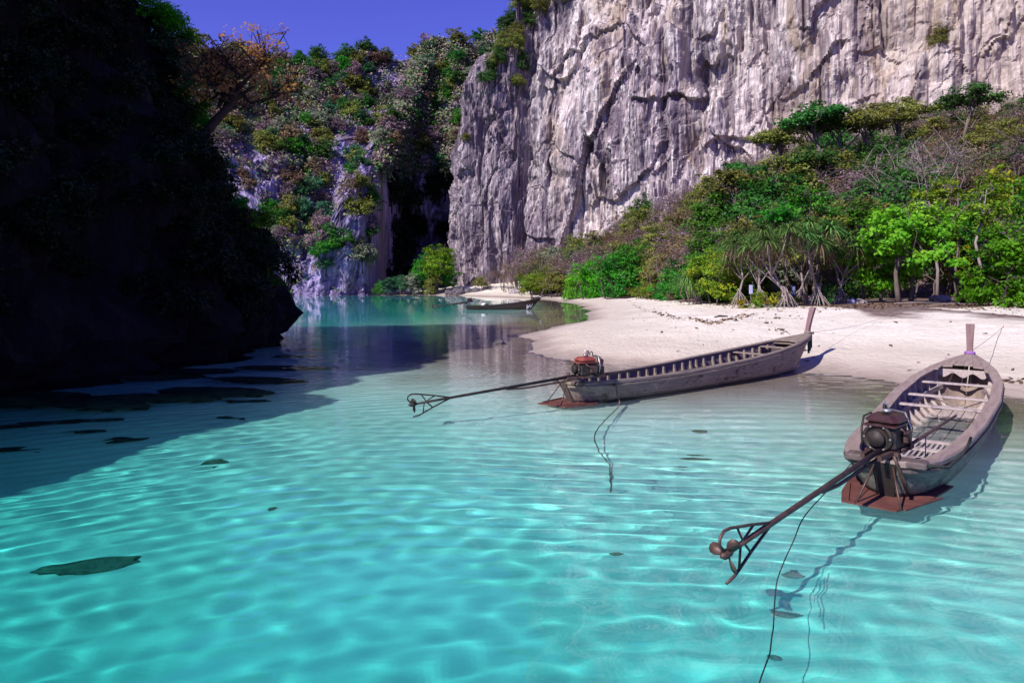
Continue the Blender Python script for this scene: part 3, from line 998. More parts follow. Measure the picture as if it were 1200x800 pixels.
SHR = [
    (722, 97, 1.5, 'bush', 'green', 'large rounded green bush at the back of the sand spit'),
    (694, 104, 1.35, 'bush', 'vivid', 'lighter green bush beside the large rounded one'),
    (676, 110, 1.1, 'bush', 'lime', 'yellow-edged bush left of the lighter green bush'),
    (650, 124, 1.35, 'bush', 'olive', 'olive-yellow bush near the bend of the far shore'),
    (628, 130, 1.2, 'bush', 'yellow', 'yellow-green bush nearest the foot of the fluted pillar'),
    (770, 84, 1.15, 'bush', 'olive', 'pale olive bush left of the drooping grassy screw pine'),
    (790, 72, 1.0, 'bush', 'green', 'small green bush beside the drooping screw pine'),
    (845, 54, 1.0, 'bush', 'yellow', 'green bush flecked with orange beside the screw pines'),
    (838, 60, 1.15, 'bush', 'lime', 'light green bush behind the orange-flecked one'),
    (860, 57, 1.05, 'bush', 'green', 'green bush filling the gap behind the screw pines'),
    (800, 78, 1.5, 'dry', 'brown', 'wide reddish-brown leafless thicket above the beach'),
    (822, 70, 1.4, 'dry', 'purple', 'mauve-brown leafless thicket above the orange-flecked bush'),
    (770, 100, 1.5, 'dry', 'brown', 'brown thicket behind the dense mid-green tree'),
    (665, 128, 1.7, 'dry', 'brown', 'brown twiggy tree above the olive-yellow bush'),
    (640, 138, 1.7, 'dry', 'olive', 'olive twiggy tree at the foot of the cliff crack'),
    (612, 150, 1.6, 'dry', 'purple', 'mauve twiggy thicket on the fluted pillar foot'),
    (563, 168, .9, 'bush', 'olive', 'olive bush among the boulders under the fluted pillar'),
    (577, 166, 1.0, 'dry', 'purple', 'mauve twiggy bush right of the boulders under the fluted pillar'),
    (588, 163, 1.15, 'dry', 'brown', 'brown twiggy bush on the sand under the fluted pillar'),
    (600, 158, 1.3, 'dry', 'brown', 'wide brown thicket on the sand between pillar and mauve thicket'),
    (725, 138, 1.6, 'dry', 'rust', 'orange-brown airy thicket on the rock shelf under the cliff'),
]
for (px, d, s, pr, fo, lab) in SHR:
    k = rnd.randrange(len(PR[pr]))
    tree_obj('shrub' if pr != 'dry' else 'thicket', PR[pr][k], FOL[fo], M['bark'], ground_at(px, d), rnd.uniform(0, 6), s, lab, 'shrub')

# wood filling the slope between the beach and the cliff
FILL = {'olive': ('bush', 'olive dry-season shrub in the wood on the slope'), 'brown': ('dry', 'brown twiggy shrub in the wood on the slope'), 'purple': ('dry', 'mauve leafless shrub in the wood on the slope'),
        'dark': ('bush', 'dark green shrub in the wood on the slope'), 'green': ('bush', 'green shrub in the wood on the slope'), 'grey': ('bush', 'grey-green shrub in the wood on the slope')}
cnt = 0
for t in range(1600):
    px = rnd.uniform(606, 1400)
    d0 = veg_d(px)
    cy = float(np.interp(px, [530, 600, 700, 800, 900, 1000, 1100, 1200, 1420], [178, 174, 160, 148, 140, 134, 128, 122, 110]))
    up = rnd.random() ** .9
    d = d0 + 3.0 + (cy - 3 - d0 - 3.0) * up
    if px > 975 and px < 1150 and d < 56: continue
    if px > 800 and d < d0 + 7 and rnd.random() < .6: continue
    if px > 1215 and rnd.random() < .5: continue
    if cnt >= 290: break
    fo = rnd.choices(['olive', 'brown', 'purple', 'dark', 'green', 'grey'], [2.6, 3.8, 2.8, 2.0 + 1.2 * up, .7, .8])[0]
    pr, lab = FILL[fo]
    if up > .12 and fo in ('olive', 'dark', 'green') and rnd.random() < .6:
        pr, lab = 'round', lab.replace('shrub', 'tree')
        s = rnd.uniform(.75, 1.25)
    else:
        s = rnd.uniform(.8, 1.4) * (1.05 if d < 70 else 1.45)
    kd = 'tree' if pr == 'round' else 'shrub'
    tree_obj('slope_' + kd, PR[pr][rnd.randrange(len(PR[pr]))], FOL[fo], M['bark'], ground_at(px, d) - Vector((0, 0, .3)), rnd.uniform(0, 6), s, lab, kd, lab.split(' in the')[0] + 's on the slope', sz=rnd.uniform(.85, 1.15))
    cnt += 1

# low growth along the back of the sand
for t in range(46):
    px = rnd.uniform(605, 1240)
    if 975 < px < 1145: continue
    d = veg_d(px) + rnd.uniform(-.3, 2.5)
    fo = rnd.choice(['green', 'olive', 'yellow', 'dark', 'brown'])
    names = {'green': 'low green seedling bush edging the sand', 'olive': 'low olive bush edging the sand', 'yellow': 'low yellow-green bush edging the sand', 'dark': 'low dark green bush edging the sand', 'brown': 'low dry brown bush edging the sand'}
    tree_obj('low_bush', PR['shrub'][t % 2], FOL[fo], M['bark'], ground_at(px, d), rnd.uniform(0, 6), rnd.uniform(.3, .6) * (1 if d < 60 else 1.5), names[fo], 'shrub', names[fo].replace('bush', 'bushes'))


# ---- screw pines (strap leaves on stilt roots)
def straps(rg, c, n, L, w, up=.5, droop=.8, mesh_list=None):
    """rosette of arched strap leaves: returns verts, faces, lv"""
    V, Fc, LV = [], [], []
    for k in range(n):
        a = rg.uniform(0, 2 * math.pi)
        e = rg.uniform(-.15, 1.0) * up * 1.5
        d = np.array([math.cos(a) * math.cos(e), math.sin(a) * math.cos(e), math.sin(e)])
        l = L * rg.uniform(.7, 1.15)
        side = unit(np.cross(d, [0, 0, 1.0]))
        pts = []
        for q, ww in ((0, .6), (.35, 1), (.7, .8), (1, .08)):
            p = np.array(c) + d * l * q + np.array([0, 0, -droop * l * q * q * rg.uniform(.75, 1.1)])
            pts.append((p - side * w * ww * .5, p + side * w * ww * .5))
        b = len(V)
        for s in pts: V += [s[0], s[1]]
        for i in range(3):
            Fc.append((b + 2 * i, b + 2 * i + 1, b + 2 * i + 3, b + 2 * i + 2))
        LV += [rg.rand()] * 3
    return V, Fc, LV


def strap_mesh(name, parts):
    V, Fc, LV = [], [], []
    for (v, f, l) in parts:
        b = len(V)
        V += v
        Fc += [tuple(i + b for i in q) for q in f]
        LV += l
    me = mesh_np(name, np.array(V), np.array(Fc), False)
    a = me.attributes.new('lv', 'FLOAT', 'FACE')
    a.data.foreach_set('value', np.array(LV, dtype=np.float32))
    return me


def screw_pine(px, d, H, seed, label, heads=6, lean=(0, 0), spread=1.7, roots=16, weep=False, rz=0):
    rg = np.random.RandomState(seed)
    o = empty('screw_pine', ground_at(px, d), rz)
    tag(o, label, 'screw pine', None)
    t = MB()
    th = H * .52
    path = [Vector((lean[0] * q + .12 * math.sin(q * 5 + seed), lean[1] * q, H * .10 + (th - H * .1) * q)) for q in (0, .3, .6, 1)]
    t.tube(path, [.10, .085, .075, .07], 7)
    tops = []
    for k in range(heads):
        a = 2 * math.pi * (k + rg.rand() * .6) / heads
        r = spread * rg.uniform(.5, 1)
        b = path[rg.randint(1, 4)]
        e = Vector((path[3].x + math.cos(a) * r, path[3].y + math.sin(a) * r, H * rg.uniform(.62, .86)))
        m = b.lerp(e, .55) + Vector((0, 0, -.25))
        t.tube([b, m, e], [.055, .045, .045], 6)
        tops.append(e)
    e = Vector((path[3].x, path[3].y, H * .86))
    t.tube([path[3], e], [.08, .06], 6)
    tops.append(e)
    t.build('trunk', M['bark_pale'], o, True)
    r_ = MB()
    for k in range(roots):
        a = 2 * math.pi * k / roots + rg.rand() * .3
        R = rg.uniform(.5, .95)
        zt = H * rg.uniform(.1, .22)
        tp = path[0].lerp(path[1], rg.rand())
        r_.tube([(tp.x, tp.y, zt + .1), (tp.x * .6 + math.cos(a) * R * .45, tp.y * .6 + math.sin(a) * R * .45, zt * .62), (math.cos(a) * R, math.sin(a) * R, -.15)], [.035, .032, .03], 5)
    r_.build('stilt_root_cone', M['bark_pale'], o, True)
    for e in tops:
        V = straps(rg, e, 105, 1.35 if not weep else 1.5, .075, .62 if not weep else .35, .55 if not weep else 1.1)
        link_mesh('leaf_rosette', strap_mesh('leaf_rosette', [V]), FOL['pandan'], o)
    dd = [straps(rg, e - Vector((0, 0, .15)), 16, .8, .07, -.1, 1.5) for e in tops]
    link_mesh('dead_leaf_skirt', strap_mesh('dead_leaf_skirt', dd), FOL['dead'], o)
    return o


screw_pine(922, 41.5, 5.6, 1, 'screw pine with a leaning trunk on a stilt-root cone at the sand edge', 6, (-1.3, .3))
screw_pine(961, 43.5, 6.3, 2, 'tallest screw pine with forked pale trunk and broad stilt-root cone', 8, (-.7, .2), 2.1, 20)
screw_pine(985, 45.5, 5.4, 3, 'screw pine closest to the lime-green tree', 6, (.5, .2), 1.8)
screw_pine(892, 49, 5.9, 4, 'screw pine standing behind the golden-leaved plant', 7, (-.2, .3), 1.9)
screw_pine(866, 50.5, 5.4, 5, 'screw pine next to the orange-flecked bush', 6, (.3, .1), 1.7)
screw_pine(938, 48.5, 6.2, 7, 'screw pine half hidden behind the two on stilt-root cones', 7, (.3, .2), 1.9)
screw_pine(817, 56, 3.3, 6, 'drooping grassy screw pine with leaves hanging to the sand', 7, (.1, 0), 1.25, 10, True)

# golden-leaved plants at the sand edge
for i, (px, d, s, lab) in enumerate([(906, 42.3, 1.0, 'golden sword-leaved plant beside the leaning screw pine'), (886, 43.5, .7, 'small golden-green plant left of the sword-leaved one'), (868, 45, .8, 'yellow-flecked sword-leaved plant under the orange-flecked bush')]):
    rg = np.random.RandomState(90 + i)
    o = empty('sword_plant', ground_at(px, d))
    tag(o, lab, 'plant', None)
    link_mesh('leaf_rosette', strap_mesh('leaf_rosette', [straps(rg, (0, 0, .25), 34, 1.15 * s, .12, .8, .35)]), FOL['gold' if i != 1 else 'yellow'], o)
    link_mesh('leaf_rosette', strap_mesh('leaf_rosette', [straps(rg, (.4, .2, .1), 40, .8 * s, .11, .6, .4)]), FOL['green'], o)

# ---- far hillside wood
FP = [make_tree(401 + k, 6, 6.2, .05, 70, 42, .34, .9, 4, .12, 'round', stems=1, twig=False, aspect=.75, shell=.45) for k in range(4)]
FT = [make_tree(421 + k, 5.5, 5.5, .1, 60, 5, .5, .9, 7, .12, 'round', stems=2, twig=True, aspect=.6, shell=.2) for k in range(2)]
HU, HZ, hn1 = HI
ny_, nx_ = HU.shape
rg = np.random.RandomState(5)
FARKINDS = [('dark', 'dark green tree crown'), ('teal', 'bluish-green tree crown'), ('green', 'fresh green tree crown'), ('olive', 'olive tree crown'), ('grey', 'pale grey-green tree crown'), ('purple', 'leafless mauve tree'), ('brown', 'dry brown tree')]
HG2 = HG[::2, ::2]
hpx = 600 + F_PX * HG2[..., 0] / HG2[..., 1]
hpy = Y_HOR - (HG2[..., 2] - H_CAM) * F_PX / HG2[..., 1]
placed, tries, spots = 0, 0, []
while placed < 290 and tries < 3000:
    tries += 1
    tx, ty = rg.uniform(232, 600), rg.uniform(48, 318)
    cost = (hpx - tx) ** 2 + (hpy - ty) ** 2 + HG2[..., 1] * .25
    j, i = np.unravel_index(np.argmin(cost), cost.shape)
    p = HG2[j, i]
    px, py = hpx[j, i], hpy[j, i]
    j = j * 2
    if abs(px - tx) > 8 or abs(py - ty) > 8: continue
    if p[0] > -14 and p[1] < 205: continue
    rock = (j < hn1)
    if px < 335 and 168 < py < 262 and rg.rand() < .75: continue
    if 385 < px < 438 and 150 < py < 318 and rg.rand() < .75: continue
    if rock:
        if px > 440 and py > 190: continue
        if px < 378 and py > 285: continue
    elif px > 440 and py > 215 and rg.rand() < .5: continue
    if any((p[0] - q[0]) ** 2 + (p[1] - q[1]) ** 2 + (p[2] - q[2]) ** 2 < 2.5 ** 2 for q in spots): continue
    spots.append(p)
    w = [2.2, 2.0, 1.3, 1.8, 2.4, 4.2, 2.6]
    if py < 110: w = [4, 3, 1.4, 1.6, 1.8, 2.2, 1.2]
    fo, lab = rnd.choices(FARKINDS, w)[0]
    mm = FT if fo in ('purple', 'brown') and rnd.random() < .6 else FP
    me_ = mm[rnd.randrange(len(mm))]
    s = rnd.uniform(.75, 1.4)
    lab2 = lab + (' on the sheer part of the far hill' if rock else ' in the wood covering the far hill')
    tree_obj('hillside_tree', me_, FOL[fo], M['bark_dark'], (p[0], p[1] - .2, p[2] - 1.9 * s), rnd.uniform(0, 6), s, lab2, 'tree', lab2.replace('crown', 'crowns').replace('tree on', 'trees on').replace('tree in', 'trees in'))
    placed += 1

k_ = 0
while k_ < 26:                                             # near-black trees added to deepen the hollow's shade
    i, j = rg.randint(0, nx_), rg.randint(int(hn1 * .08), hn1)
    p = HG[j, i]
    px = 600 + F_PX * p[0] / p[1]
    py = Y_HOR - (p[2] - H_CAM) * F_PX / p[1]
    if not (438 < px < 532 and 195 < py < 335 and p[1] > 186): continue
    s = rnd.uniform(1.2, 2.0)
    tree_obj('added_shade_tree', FP[k_ % 4], FOL['shade'], M['bark_shade'], (p[0], p[1] - 1.0, p[2] - 3.0 * s), rnd.uniform(0, 6), s, 'added tree with near-black leaves deepening the shade in the far hill hollow', 'tree', 'added near-black trees deepening the hollow shade')
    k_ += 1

# undergrowth between them: one mass nobody could count
NC = 15000
ii = rg.randint(0, nx_, NC * 3)
jj = rg.randint(int(hn1 * .12), ny_, NC * 3)
pp = HG[jj, ii]
pxs = 600 + F_PX * pp[:, 0] / np.maximum(pp[:, 1], 1)
pys = Y_HOR - (pp[:, 2] - H_CAM) * F_PX / np.maximum(pp[:, 1], 1)
keep = (pxs > 190) & (pxs < 660)
keep &= ~((jj < hn1) & (pxs > 440))
keep &= ~((((pxs < 335) & (pys > 168) & (pys < 265)) | ((pxs > 385) & (pxs < 438) & (pys > 150) & (pys < 330))) & (rg.rand(len(jj)) < .85))
keep &= ~((jj < hn1) & (rg.rand(len(jj)) < np.where(((pxs < 335) & (pys > 165) & (pys < 260)) | ((pxs > 375) & (pxs < 437)) | (pys > 290), .93, .35)))
pp = pp[keep][:NC]
k = 11
ci = np.repeat(np.arange(len(pp)), k)
n = len(ci)
off = rg.normal(size=(n, 3)) * np.array([.9, .9, .6])
C = pp[ci] + off + np.array([0, -.4, .4])
Nn = unit(rg.normal(size=(n, 3)) * .6 + np.array([-.2, -.5, .8]))
A = unit(np.cross(Nn, rg.normal(size=(n, 3))))
Ls = rg.uniform(.45, 1.15, n)
und = leaves_mesh('hillside_undergrowth', C, A, Nn, Ls, Ls * .7, .6 * rg.rand(len(pp))[ci] + .4 * rg.rand(n))
T = NT('mixed_undergrowth')
cr = T.n('ValToRGB')
T.l(T.attr('lv'), cr.inputs[0])
e = cr.color_ramp.elements
e[0].color = (.02, .065, .028, 1)
e[1].color = (.32, .24, .2, 1)
for pos, c in ((.25, (.045, .14, .04)), (.45, (.14, .17, .06)), (.6, (.2, .13, .14)), (.8, (.24, .22, .15))):
    x = e.new(pos)
    x.color = (*c, 1)
T.principled(cr.outputs[0], .8, .1)
tag(link_mesh('hillside_undergrowth', und, T.m), 'mixed green and brown undergrowth covering the far hillside', 'undergrowth', None, 'stuff')

# trees on the far beach, in front of the shaded hollow
FB = [(512, 171, 1.45, 'round', 'lime', 'tall yellow-green tree at the far beach beside the fluted pillar'), (497, 171, 1.1, 'round', 'green', 'green tree at the far beach left of the tall yellow-green one'), (522, 173, 1.15, 'round', 'green', 'shaded green tree tucked against the fluted pillar'),
      (484, 169.5, 1.25, 'bush', 'grey', 'grey-green bush on the far beach'), (470, 169.5, 1.1, 'bush', 'teal', 'bluish-green bush at the middle of the far beach'), (456, 169.5, 1.0, 'bush', 'teal', 'bluish-green low bush at the dark end of the far beach'), (445, 169.5, .8, 'bush', 'green', 'small green bush where the far beach meets the dark hollow'),
      (505, 169, 1.1, 'bush', 'olive', 'olive bush in front of the tall yellow-green tree')]
for (px, d, s, pr, fo, lab) in FB:
    x = (px - 600) * d / F_PX
    tree_obj('far_beach_tree' if pr == 'round' else 'far_beach_bush', PR[pr][rnd.randrange(2)], FOL[fo], M['bark'], (x, d, .35), rnd.uniform(0, 6), s, lab, 'tree' if pr == 'round' else 'shrub')

# plants clinging to the top left edge of the cliff and to the pillar
CU, CZ, cn1 = CI
edge = [(604, 58, 1.0, 'olive'), (612, 78, .9, 'dark'), (607, 100, .8, 'olive'), (596, 40, 1.2, 'dark'), (582, 72, 1.0, 'olive'), (572, 96, .9, 'dark'), (566, 108, .9, 'olive'), (556, 122, .8, 'dark'), (618, -2, 1.3, 'dark'), (632, 14, 1.0, 'olive'), (598, 28, 1.0, 'dark'), (612, 12, 1.2, 'olive'), (628, 6, 1.1, 'dark'), (606, 42, .9, 'olive'), (640, -4, 1.1, 'dark'), (655, -2, .9, 'olive'), (590, 52, .9, 'olive'), (560, 128, .7, 'olive'), (575, 82, .7, 'dark'), (586, 66, .8, 'dark'), (553, 145, .5, 'green'), (545, 162, .5, 'olive'), (1100, 46, .8, 'olive'), (715, -8, .8, 'olive'), (620, 30, .9, 'dark')]
cpx = 600 + F_PX * CG[..., 0] / CG[..., 1]
cpy = Y_HOR - (CG[..., 2] - H_CAM) * F_PX / CG[..., 1]
for i, (px, py, s, fo) in enumerate(edge):
    cost = (cpx - px) ** 2 + (cpy - py) ** 2 + (CG[..., 1] - 170) * .02
    j = np.unravel_index(np.argmin(cost), cost.shape)
    p = CG[j]
    lab = {'dark': 'dark green shrub clinging to the cliff rim', 'olive': 'olive shrub clinging to the cliff rim', 'green': 'fresh green shrub clinging to the fluted pillar'}[fo]
    if px == 1100: lab = 'lone olive shrub rooted in a crack high on the cliff wall'
    tree_obj('cliff_shrub', PR['bush'][i % 3], FOL[fo], M['bark'], (p[0], p[1] - .5, p[2] - 1.0), rnd.uniform(0, 6), s * 1.15, lab, 'shrub', None if px == 1100 or fo == 'green' else lab.replace('shrub', 'shrubs'))

# bushes all over the near headland, shade put into their near-black colour
EU, EZ, en1 = EI
ny_, nx_ = EU.shape
HB = [make_tree(501 + k, 2.2, 2.6, .04, 60, 44, .16, .42, 6, .05, 'round', stems=3, shell=.35) for k in range(3)]
spots = []
tries = 0
while len(spots) < 240 and tries < 20000:
    tries += 1
    i, j = rg.randint(0, nx_), rg.randint(0, ny_)
    p = EG[j, i]
    if p[2] < 1.6 or p[1] < 6 or p[0] < -26 or p[1] > 38.5: continue
    px = 600 + F_PX * p[0] / p[1]
    if px < -160 or p[2] > 19: continue
    if p[2] < 3 and rg.rand() < .6: continue
    if any((p[0] - q[0]) ** 2 + (p[1] - q[1]) ** 2 + (p[2] - q[2]) ** 2 < 1.1 ** 2 for q in spots): continue
    spots.append(p)
    s = rnd.uniform(.45, .95)
    tree_obj('headland_bush', HB[len(spots) % 3], FOL['shade'], M['bark_shade'], (p[0] + .1, p[1], p[2] - .5 * s), rnd.uniform(0, 6), s, 'headland bush with its deep shade put into near-black leaf colour', 'shrub', 'bushes on the shaded headland')


def on_head(px, py, ymin=5.0):
    """frontmost headland point seen at a pixel"""
    hx = 600 + F_PX * EG[..., 0] / np.maximum(EG[..., 1], .5)
    hy = Y_HOR - (EG[..., 2] - H_CAM) * F_PX / np.maximum(EG[..., 1], .5)
    cost = (hx - px) ** 2 + (hy - py) ** 2 + np.where(EG[..., 1] < ymin, 1e9, 0)
    j = np.unravel_index(np.argmin(cost), cost.shape)
    return Vector(EG[j])


RIM = [(186, 40, 1.0, 'vivid', 'vivid lime spray of leaves catching light on the headland edge'), (200, 62, .9, 'vivid', 'second lit green spray below the lime one on the headland edge'), (190, 22, .8, 'green', 'feathery green crown at the top edge of the headland'), (205, 72, .9, 'teal', 'bluish leafy crown jutting from the headland edge'),
       (226, 95, .9, 'teal', 'dark bluish branch of leaves against the sky beside the autumn tree'), (222, 130, .8, 'green', 'green bush on the headland edge under the bluish crown'), (232, 158, .6, 'green', 'green bush at the root of the autumn tree'), (262, 210, .7, 'dark', 'dark bush on the headland edge below the autumn tree'),
       (285, 248, .7, 'green', 'green bush low on the headland edge'), (302, 268, .75, 'vivid', 'bright green bush low on the headland edge against the far hill'), (308, 300, .7, 'dark', 'dark bush overhanging the headland edge'), (300, 322, .55, 'yellow', 'sunlit yellow-leaved bush just above the headland waterline'), (316, 334, .45, 'dark', 'lowest dark bush on the headland point')]
for (px, py, s, fo, lab) in RIM:
    p = on_head(px, py, 29.5)
    tree_obj('headland_bush', HB[rnd.randrange(3)], FOL[fo], M['bark_dark'], (p.x + (.7 if fo == 'vivid' else .15), p.y - (.8 if fo == 'vivid' else 0), p.z - .6 * s), rnd.uniform(0, 6), s, lab, 'shrub')

# the autumn tree leaning out over the water
aut = make_tree(601, 5.4, 6.6, .30, 180, 20, .17, .45, 12, .22, 'round', lean=(3.2, -.2), flat=.7, shell=.25)
p = on_head(238, 158, 29.5)
tree_obj('autumn_tree', aut, FOL['autumn'], M['bark_dark'], (p.x + .2, p.y - .6, p.z - 1.0), 0, 1.05, 'crooked tree with sparse pink and orange leaves leaning off the headland', 'tree')

# ------------------------------------------------------------------ long-tail boats
TB_T = [0, .06, .15, .35, .55, .72, .84, .92, .97, 1.0]
TB_B = [.56, .68, .80, .93, 1.0, .93, .71, .45, .22, .06]


class Boat:
    def __init__(s, L, beam, z_st, z_bow, rnd_=False):
        s.rnd = rnd_
        s.L, s.hb, s.z0, s.z1 = L, beam / 2, z_st, z_bow

    def b(s, t): return s.hb * float(np.interp(t, TB_T, TB_B)) * (float(np.interp(t, [0, .006, .015, .03, .055, .09], [.30, .55, .74, .89, .97, 1])) if s.rnd else 1.0)

    def zg(s, t): return s.z0 + (s.z1 - s.z0) * (.04 * t + .96 * max(0, (t - .12) / .88) ** 2.3) - .03 * math.sin(min(t / .5, 1) * math.pi)

    def zk(s, t): return -.22 + .12 * max(0, (t - .8) / .2) ** 2

    def P(s, t, q, side, inset=0.0):
        """point of the hull section: q 0 = gunwale, 1 = keel"""
        n = 2 / (2.3 - .95 * max(0, 1 - t / .2) * s.rnd)
        a = q * math.pi / 2
        y = max(s.b(t) - inset, .012) * (max(math.cos(a), 0) ** n)
        dz = (s.zg(t) - s.zk(t) - inset) * (math.sin(a) ** n)
        rk = 1.25 * max(0, (t - .78) / .22) ** 1.6 * (dz / max(s.zg(t) - s.zk(t), .1))
        st = (.34 if s.rnd else .28) * max(0, 1 - t / .12) * (dz / .7)
        return Vector((s.L * t - rk + st, side * y, s.zg(t) - dz))


def sweep(mb, path_fn, ts, prof):
    """profile rings along ts; path_fn(t) -> (origin, side vector, up vector)"""
    rings = []
    for t in ts:
        o, sv, uv = path_fn(t)
        rings.append([o + sv * a + uv * c for a, c in prof])
    mb.loft(rings)


def build_boat(name, label, loc, heading, L, beam, z_st, z_bow, tail_tip, engine_at, kind):
    o = empty(name, (loc[0], loc[1], 0), heading)
    tag(o, label, 'boat', 'long-tail boats in the bay' if False else None)
    B = Boat(L, beam, z_st, z_bow, kind != 'far')
    UP = Vector((0, 0, 1))
    ts = sorted([i / 38 for i in range(39)] + [.005, .012, .02, .035, .045, .075])
    hullm = {'right': M['hull_green'], 'mid': M['hull_mid'], 'far': M['hull_far']}[kind]
    deckm = {'right': M['wood_deck'], 'mid': M['wood'], 'far': M['black_wood']}[kind]
    thwm = {'right': M['wood_pale'], 'mid': M['wood'], 'far': M['wood_dark']}[kind]
    # hull: bottom and inner skin, carrying the side planks
    hb = MB()
    for side in (-1, 1):
        qs = [.70, .8, .9, 1.0]
        V = [B.P(t, q, side) for t in ts for q in qs]
        hb.add(V, [(i * 4 + k, i * 4 + k + 1, i * 4 + 5 + k, i * 4 + 4 + k) for i in range(44) for k in range(3)])
        qs = [0, .2, .4, .6, .8, 1.0]
        V = [B.P(t, q, side, .045) for t in ts for q in qs]
        hb.add(V, [(i * 6 + k, i * 6 + k + 1, i * 6 + 7 + k, i * 6 + 6 + k) for i in range(44) for k in range(5)])
    hull = hb.build('hull', {'right': M['wood_deck'], 'mid': M['wood_in'], 'far': hullm}[kind], o, True)
    bands = [(0.0, .24), (.245, .47), (.475, .71)]
    for side in (-1, 1):
        for bi, (q0, q1) in enumerate(bands):
            pl = MB()
            rings = []
            for t in ts:
                ring = []
                for q in (q0, (q0 + q1) / 2, q1):
                    p = B.P(t, q, side)
                    ring.append(p + Vector((0, side * (.014 - .006 * bi), 0)))
                for q in (q1, (q0 + q1) / 2, q0):
                    p = B.P(t, q, side, .03)
                    ring.append(p)
                rings.append(ring)
            pl.loft(rings)
            pl.build('plank', hullm if not (kind == 'right' and bi == 2) else M['black_wood'], hull, False)
    # transom
    tr = MB()
    ring = [B.P(0, q, -1) for q in (0, .25, .5, .75, .9)] + [B.P(0, q, 1) for q in (1, .9, .75, .5, .25, 0)]
    tr.loft([[p + Vector((-.02, 0, 0)) for p in ring], [p + Vector((.03, 0, 0)) for p in ring]])
    tr.build('transom', M['black_wood'] if kind == 'right' else M['wood_dark'], o)  # right transom: its shade is put into the near-black colour
    # gunwales
    gw = .15 if kind == 'right' else .085
    for side in (-1, 1):
        g = MB()
        sweep(g, lambda t: (Vector((L * t, side * max(B.b(t), .03), B.zg(t))), Vector((0, side, 0)), UP), sorted([i / 60 for i in range(60)] + [.004, .008, .012, .025, .042]) + [.993],
              [(-gw, .002), (-gw, .034), (.02, .045), (.036, .02), (.036, -.03), (.018, -.035)])
        g.build('gunwale', deckm, o)
        rs = MB()   # rub strake
        sweep(rs, lambda t: (Vector((L * t, side * max(B.b(t), .03), B.zg(t) - .075)), Vector((0, side, 0)), UP), sorted([i / 50 for i in range(50)] + [.005, .01, .03]) + [.99], [(.012, -.02), (.012, .018), (.045, .014), (.045, -.016)])
        rs.build('rub_strake', M['wood_dark'] if kind == 'right' else hullm, o)
        sg = MB()   # inner stringer
        sweep(sg, lambda t: (B.P(t, .26, side, .10), Vector((0, side, 0)), UP), [.1 + i * .76 / 40 for i in range(41)], [(-.03, -.05), (-.03, .05), (.012, .05), (.012, -.05)])
        sg.build('stringer', thwm, o)
    # ribs
    nr = {'right': 15, 'mid': 22, 'far': 8}[kind]
    for i in range(nr):
        t = .12 + .72 * (i + (rnd.uniform(-.16, .16) if 0 < i < nr - 1 else 0)) / (nr - 1)
        for side in (-1, 1):
            rb = MB()
            rings = []
            for q in (.03, .14, .28, .42, .58, .74, .88):
                p, p2 = B.P(t, q, side, .05), B.P(t, q, side, .115)
                wv = Vector((.032, 0, 0))
                rings.append([p - wv, p + wv, p2 + wv, p2 - wv])
            rb.loft(rings)
            rb.build('rib', {'right': M['wood_pale'], 'mid': M['wood'], 'far': M['wood_dark']}[kind], o)
    # floor boards
    for k in range(5):
        y = (k - 2) * .205
        fb = MB()
        rings = []
        for j in range(25):
            t = .09 + j * .75 / 24
            w = min(1, B.b(t) / (B.hb * .8))
            z = -.045 + max(0, t - .6) * .22
            x = L * t
            rings.append([Vector((x, (y - .095) * w, z)), Vector((x, (y + .095) * w, z)), Vector((x, (y + .095) * w, z + .022)), Vector((x, (y - .095) * w, z + .022))])
        fb.loft(rings)
        fb.build('floor_board', M['wood_in'] if kind == 'mid' else thwm, o)
    # thwarts
    thw = {'right': [.50, .60, .735], 'mid': [.70, .815], 'far': [.3, .6, .75]}[kind]
    for t in thw:
        hw = B.b(t) - .06
        z = B.zg(t) - (.10 if kind != 'mid' else .08)
        m = MB()
        m.box((L * t, 0, z), (.20 if kind != 'right' else .17, 2 * hw, .035), None, 1, .008)
        m.build('thwart', thwm, o)
    # foredeck of planks
    t0 = .815 if kind == 'right' else .855
    deck = MB()
    fd = empty('foredeck')
    fd.parent = o
    npl = 6
    for k in range(npl):
        f0, f1 = -1 + 2 * k / npl + .006, -1 + 2 * (k + 1) / npl - .006
        m = MB()
        rings = []
        for j in range(15):
            u = j / 14
            tt = t0 + (.985 - t0) * u
            if kind == 'right':      # hollow after edge: side planks start further aft
                fm = abs((f0 + f1) / 2)
                tt = (t0 + .045 - .075 * fm ** 2) + (.985 - (t0 + .045 - .075 * fm ** 2)) * u
            hw = max(B.b(tt) - .02, .02)
            cz = B.zg(tt) + .047
            ring = [Vector((L * tt, f0 * hw, cz + .03 * (1 - f0 * f0))), Vector((L * tt, f1 * hw, cz + .03 * (1 - f1 * f1)))]
            rings.append([ring[0] - UP * .03, ring[1] - UP * .03, ring[1], ring[0]])
        m.loft(rings)
        m.build('plank', deckm, fd)
    bk = MB()      # beam under the deck edge
    tb_ = t0 + .01
    if kind == 'right':
        hw = B.b(tb_) - .07
        out = []
        for j in range(31):
            y = -hw + 2 * hw * j / 30
            out.append((y, -.13 - .05 * math.cos(y / hw * math.pi * 3) * (1 if abs(y) < hw * .75 else .3)))
        out = [(hw, 0), (-hw, 0)] + out
        Tm = Matrix.Translation((L * tb_ + .22, 0, B.zg(tb_) + .005)) @ Matrix(((0, 0, 1, 0), (1, 0, 0, 0), (0, 1, 0, 0), (0, 0, 0, 1)))
        bk.prism(out, .03, Tm)
        bk.build('scalloped_board', thwm, o)
        for sgn in (-1, 1):
            m = MB()
            m.bar((L * .735, sgn * .5, .36), (L * .80, -sgn * .12, -.02), .09, .025)
            m.build('brace', thwm, o)
